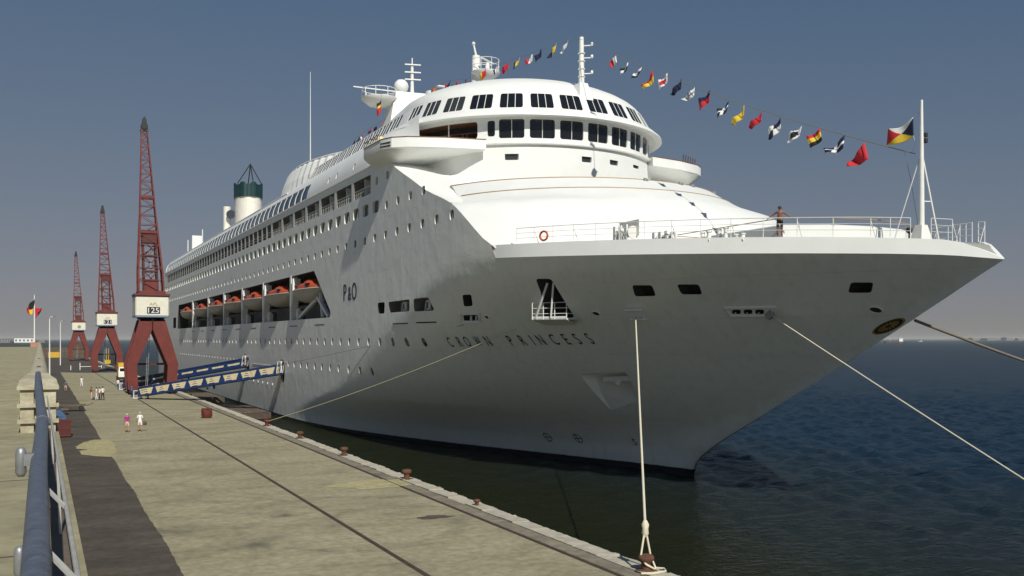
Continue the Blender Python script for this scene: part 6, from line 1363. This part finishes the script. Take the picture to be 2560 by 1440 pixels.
# house flag at the bow mast: quartered diagonally white, blue, yellow, red
def saltire(u, v):
    a, b = u - v, u + v - 1
    if a >= 0: return 'fwhite' if b < 0 else 'fred'
    return 'fnavy' if b < 0 else 'fyellow'
hc = [Vector((42.9, 37.473, 20.254)), Vector((42.7, 38.974, 19.895)), Vector((42.6, 39.109, 19.013)), Vector((42.9, 37.446, 19.198))]
flag(hc, saltire, 'large house flag quartered white, navy, yellow and red at the bow mast', n=20, wave=.05, name='house_flag', seed=3)
mb = MB(); mb.tube([hc[0], Vector((43, 37.107, 20.471))], .012, 4); mb.tube([hc[3], Vector((43, 37.373, 18.777)), Vector((43, 37.695, 18.286))], .012, 4); tag(mb.build('halyard', 'rope'), 'pale halyard holding the house flag to the bow mast', 'line')
# black, yellow and red courtesy flag near the signal mast
c = Vector((37.206, 112, 36.259)); flag([c + Vector((.1, 0, 1.0)), c + Vector((-.35, .5, .55)), c + Vector((-.35, .5, -.9)), c + Vector((.1, 0, -.45))], (lambda u, v: 'fblack' if v < .3 else ('fyellow' if v < .5 else 'fred')), 'limp black, yellow and red flag hanging left of the radome', name='courtesy_flag', seed=9)
mb = MB(); mb.tube([c + Vector((.1, 0, 2.6)), c + Vector((.1, 0, -2.2))], .02, 5); tag(mb.build('halyard', 'ropedark'), 'thin halyard of the limp flag left of the radome', 'line')
for k, (dx, c1, c2, c3, lab) in enumerate(((-2.0, 'fred', 'fblack', 'fyellow', 'limp red, black and yellow flag on the left of the parapet flagpole'), (.15, 'fred', 'fred', 'fnavy', 'limp red flag on the right of the parapet flagpole'))):
    q = Vector((fpx + dx * .7, fY - .1, 14.3)); w = 1.35 if k == 0 else 1.2
    flag([q + Vector((0, 0, .1 if k else -.1)), q + Vector((w, 0, .1 if k else 2.2)), q + Vector((w * .9, .2, -1.2 if k == 0 else -.6)), q + Vector((.1, .3, -.9 if k == 0 else -2.0))], (lambda u, v, c1=c1, c2=c2, c3=c3: c1 if u < .45 else (c2 if v < .5 else c3)), lab, name='limp_flag', wave=.2, seed=k + 77)

# ================================================================== far shore buildings and distant vessels
def far_building(p, w, h, d, label, m='landbld', roof='brown'):
    e = empty('far_building', (p[0], p[1], -1.0), label, 'building', 'buildings on the far shore', local=True)
    mb = MB(); mb.box(-w / 2, w / 2, 0, d, 0, h); mb.build('wall', m, e); mb = MB(); mb.loft([[(-w / 2 - .5, -.5, h), (w / 2 + .5, -.5, h), (w / 2 + .5, d, h), (-w / 2 - .5, d, h)], [(-w / 2, d * .4, h * 1.15), (w / 2, d * .4, h * 1.15), (w / 2, d * .6, h * 1.15), (-w / 2, d * .6, h * 1.15)]]); mb.build('roof', roof, e)
    for i in range(5): mb = MB(); mb.box(-w / 2 + w * (i + .3) / 5, -w / 2 + w * (i + .7) / 5, -.12, 0, h * .3, h * .7); mb.build('window', 'glass2', e)
for x0, y0, w, h, lab, m, roof in [
  (-38.9, 2916.4, 47.7, 11.9, 'long white shed on the far shore at the left edge', 'fwhite', 'landbld'),
  (-89.4, 2941.2, 32.5, 8.7, 'low dark-roofed building at the extreme left of the far shore', 'landbld', 'land'),
  (3.9, 2895.4, 15.2, 6.5, 'small pale building on the far shore behind the flagpole', 'landbld', 'brown'),
  (6124.7, 4789.0, 70.0, 17.5, 'pale waterfront block at the left of the right-hand far shore', 'landbld', 'brown'),
  (6229.4, 4737.5, 99.2, 14.6, 'reddish roofed waterfront block on the right-hand far shore', 'landbld', 'darkred'),
  (6347.2, 4679.6, 75.8, 20.4, 'tall pale waterfront block near the right edge of the far shore', 'landbld', 'landbld'),
  (6417.9, 4644.9, 52.5, 14.6, 'low waterfront block at the right edge of the far shore', 'landbld', 'brown')]: far_building((x0, y0), w, h, w * .6, lab, m, roof)
def vessel(p, L, label, hm, dm):
    e = empty('distant_ship', (p[0], p[1], -1.8), label, 'ship', 'distant vessels', local=True); r = Matrix.Rotation(-.45, 3, 'Z')
    T = lambda v: tuple(r @ Vector(v)); mb = MB(); mb.loft([[T((x, y, z)) for x, y in ((-L / 2 * k, 0), (-L / 2 * k + L * .05, -L * .07), (L * .42 * k, -L * .07), (L / 2 * k, 0), (L * .42 * k, L * .07), (-L / 2 * k + L * .05, L * .07))] for z, k in ((0, .94), (L * .06, 1))]); mb.build('hull', hm, e)
    mb = MB(); mb.loft([[T((x, y, z)) for x, y in ((L * .2, -L * .05), (L * .38, -L * .05), (L * .38, L * .05), (L * .2, L * .05))] for z in (L * .06, L * .2)]); mb.build('deckhouse', dm, e)
    mb = MB(); mb.tube([T((-L * .2, 0, L * .06)), T((-L * .2, 0, L * .22))], L * .008, 5); mb.tube([T((L * .3, 0, L * .2)), T((L * .3, 0, L * .3))], L * .008, 5); mb.build('mast', 'trim', e)
for px, py, L, lab, hm, dm in [
  ((2076.6, 1876.3), 0, 58.5, 'distant orange-hulled vessel on the water just right of the bow', 'rust', 'fwhite'),
  ((3455.0, 2981.5), 0, 21.0, 'tiny white boat far out right of the orange vessel', 'fwhite', 'fwhite'),
  ((-5.6, 1674.3), 0, 10.0, 'small pale boat beyond the left end of the terrace', 'fwhite', 'fred')]: vessel(px, L, lab, hm, dm)

# ================================================================== summer haze
mb = MB(); mb.box(-15000, 22000, -2500, 22000, -11, 52)
hz = mb.build('haze', mat('haze_air', (1, 1, 1)), None); tag(hz, kind='stuff')
hm = hz.data.materials[0]; N = hm.node_tree.nodes; N.remove(N['Principled BSDF']); pv = N.new('ShaderNodeVolumePrincipled')
pv.inputs['Color'].default_value = (.86, .90, .86, 1); pv.inputs['Density'].default_value = 5e-5; pv.inputs['Anisotropy'].default_value = 0
hm.node_tree.links.new(pv.outputs[0], N['Material Output'].inputs['Volume'])
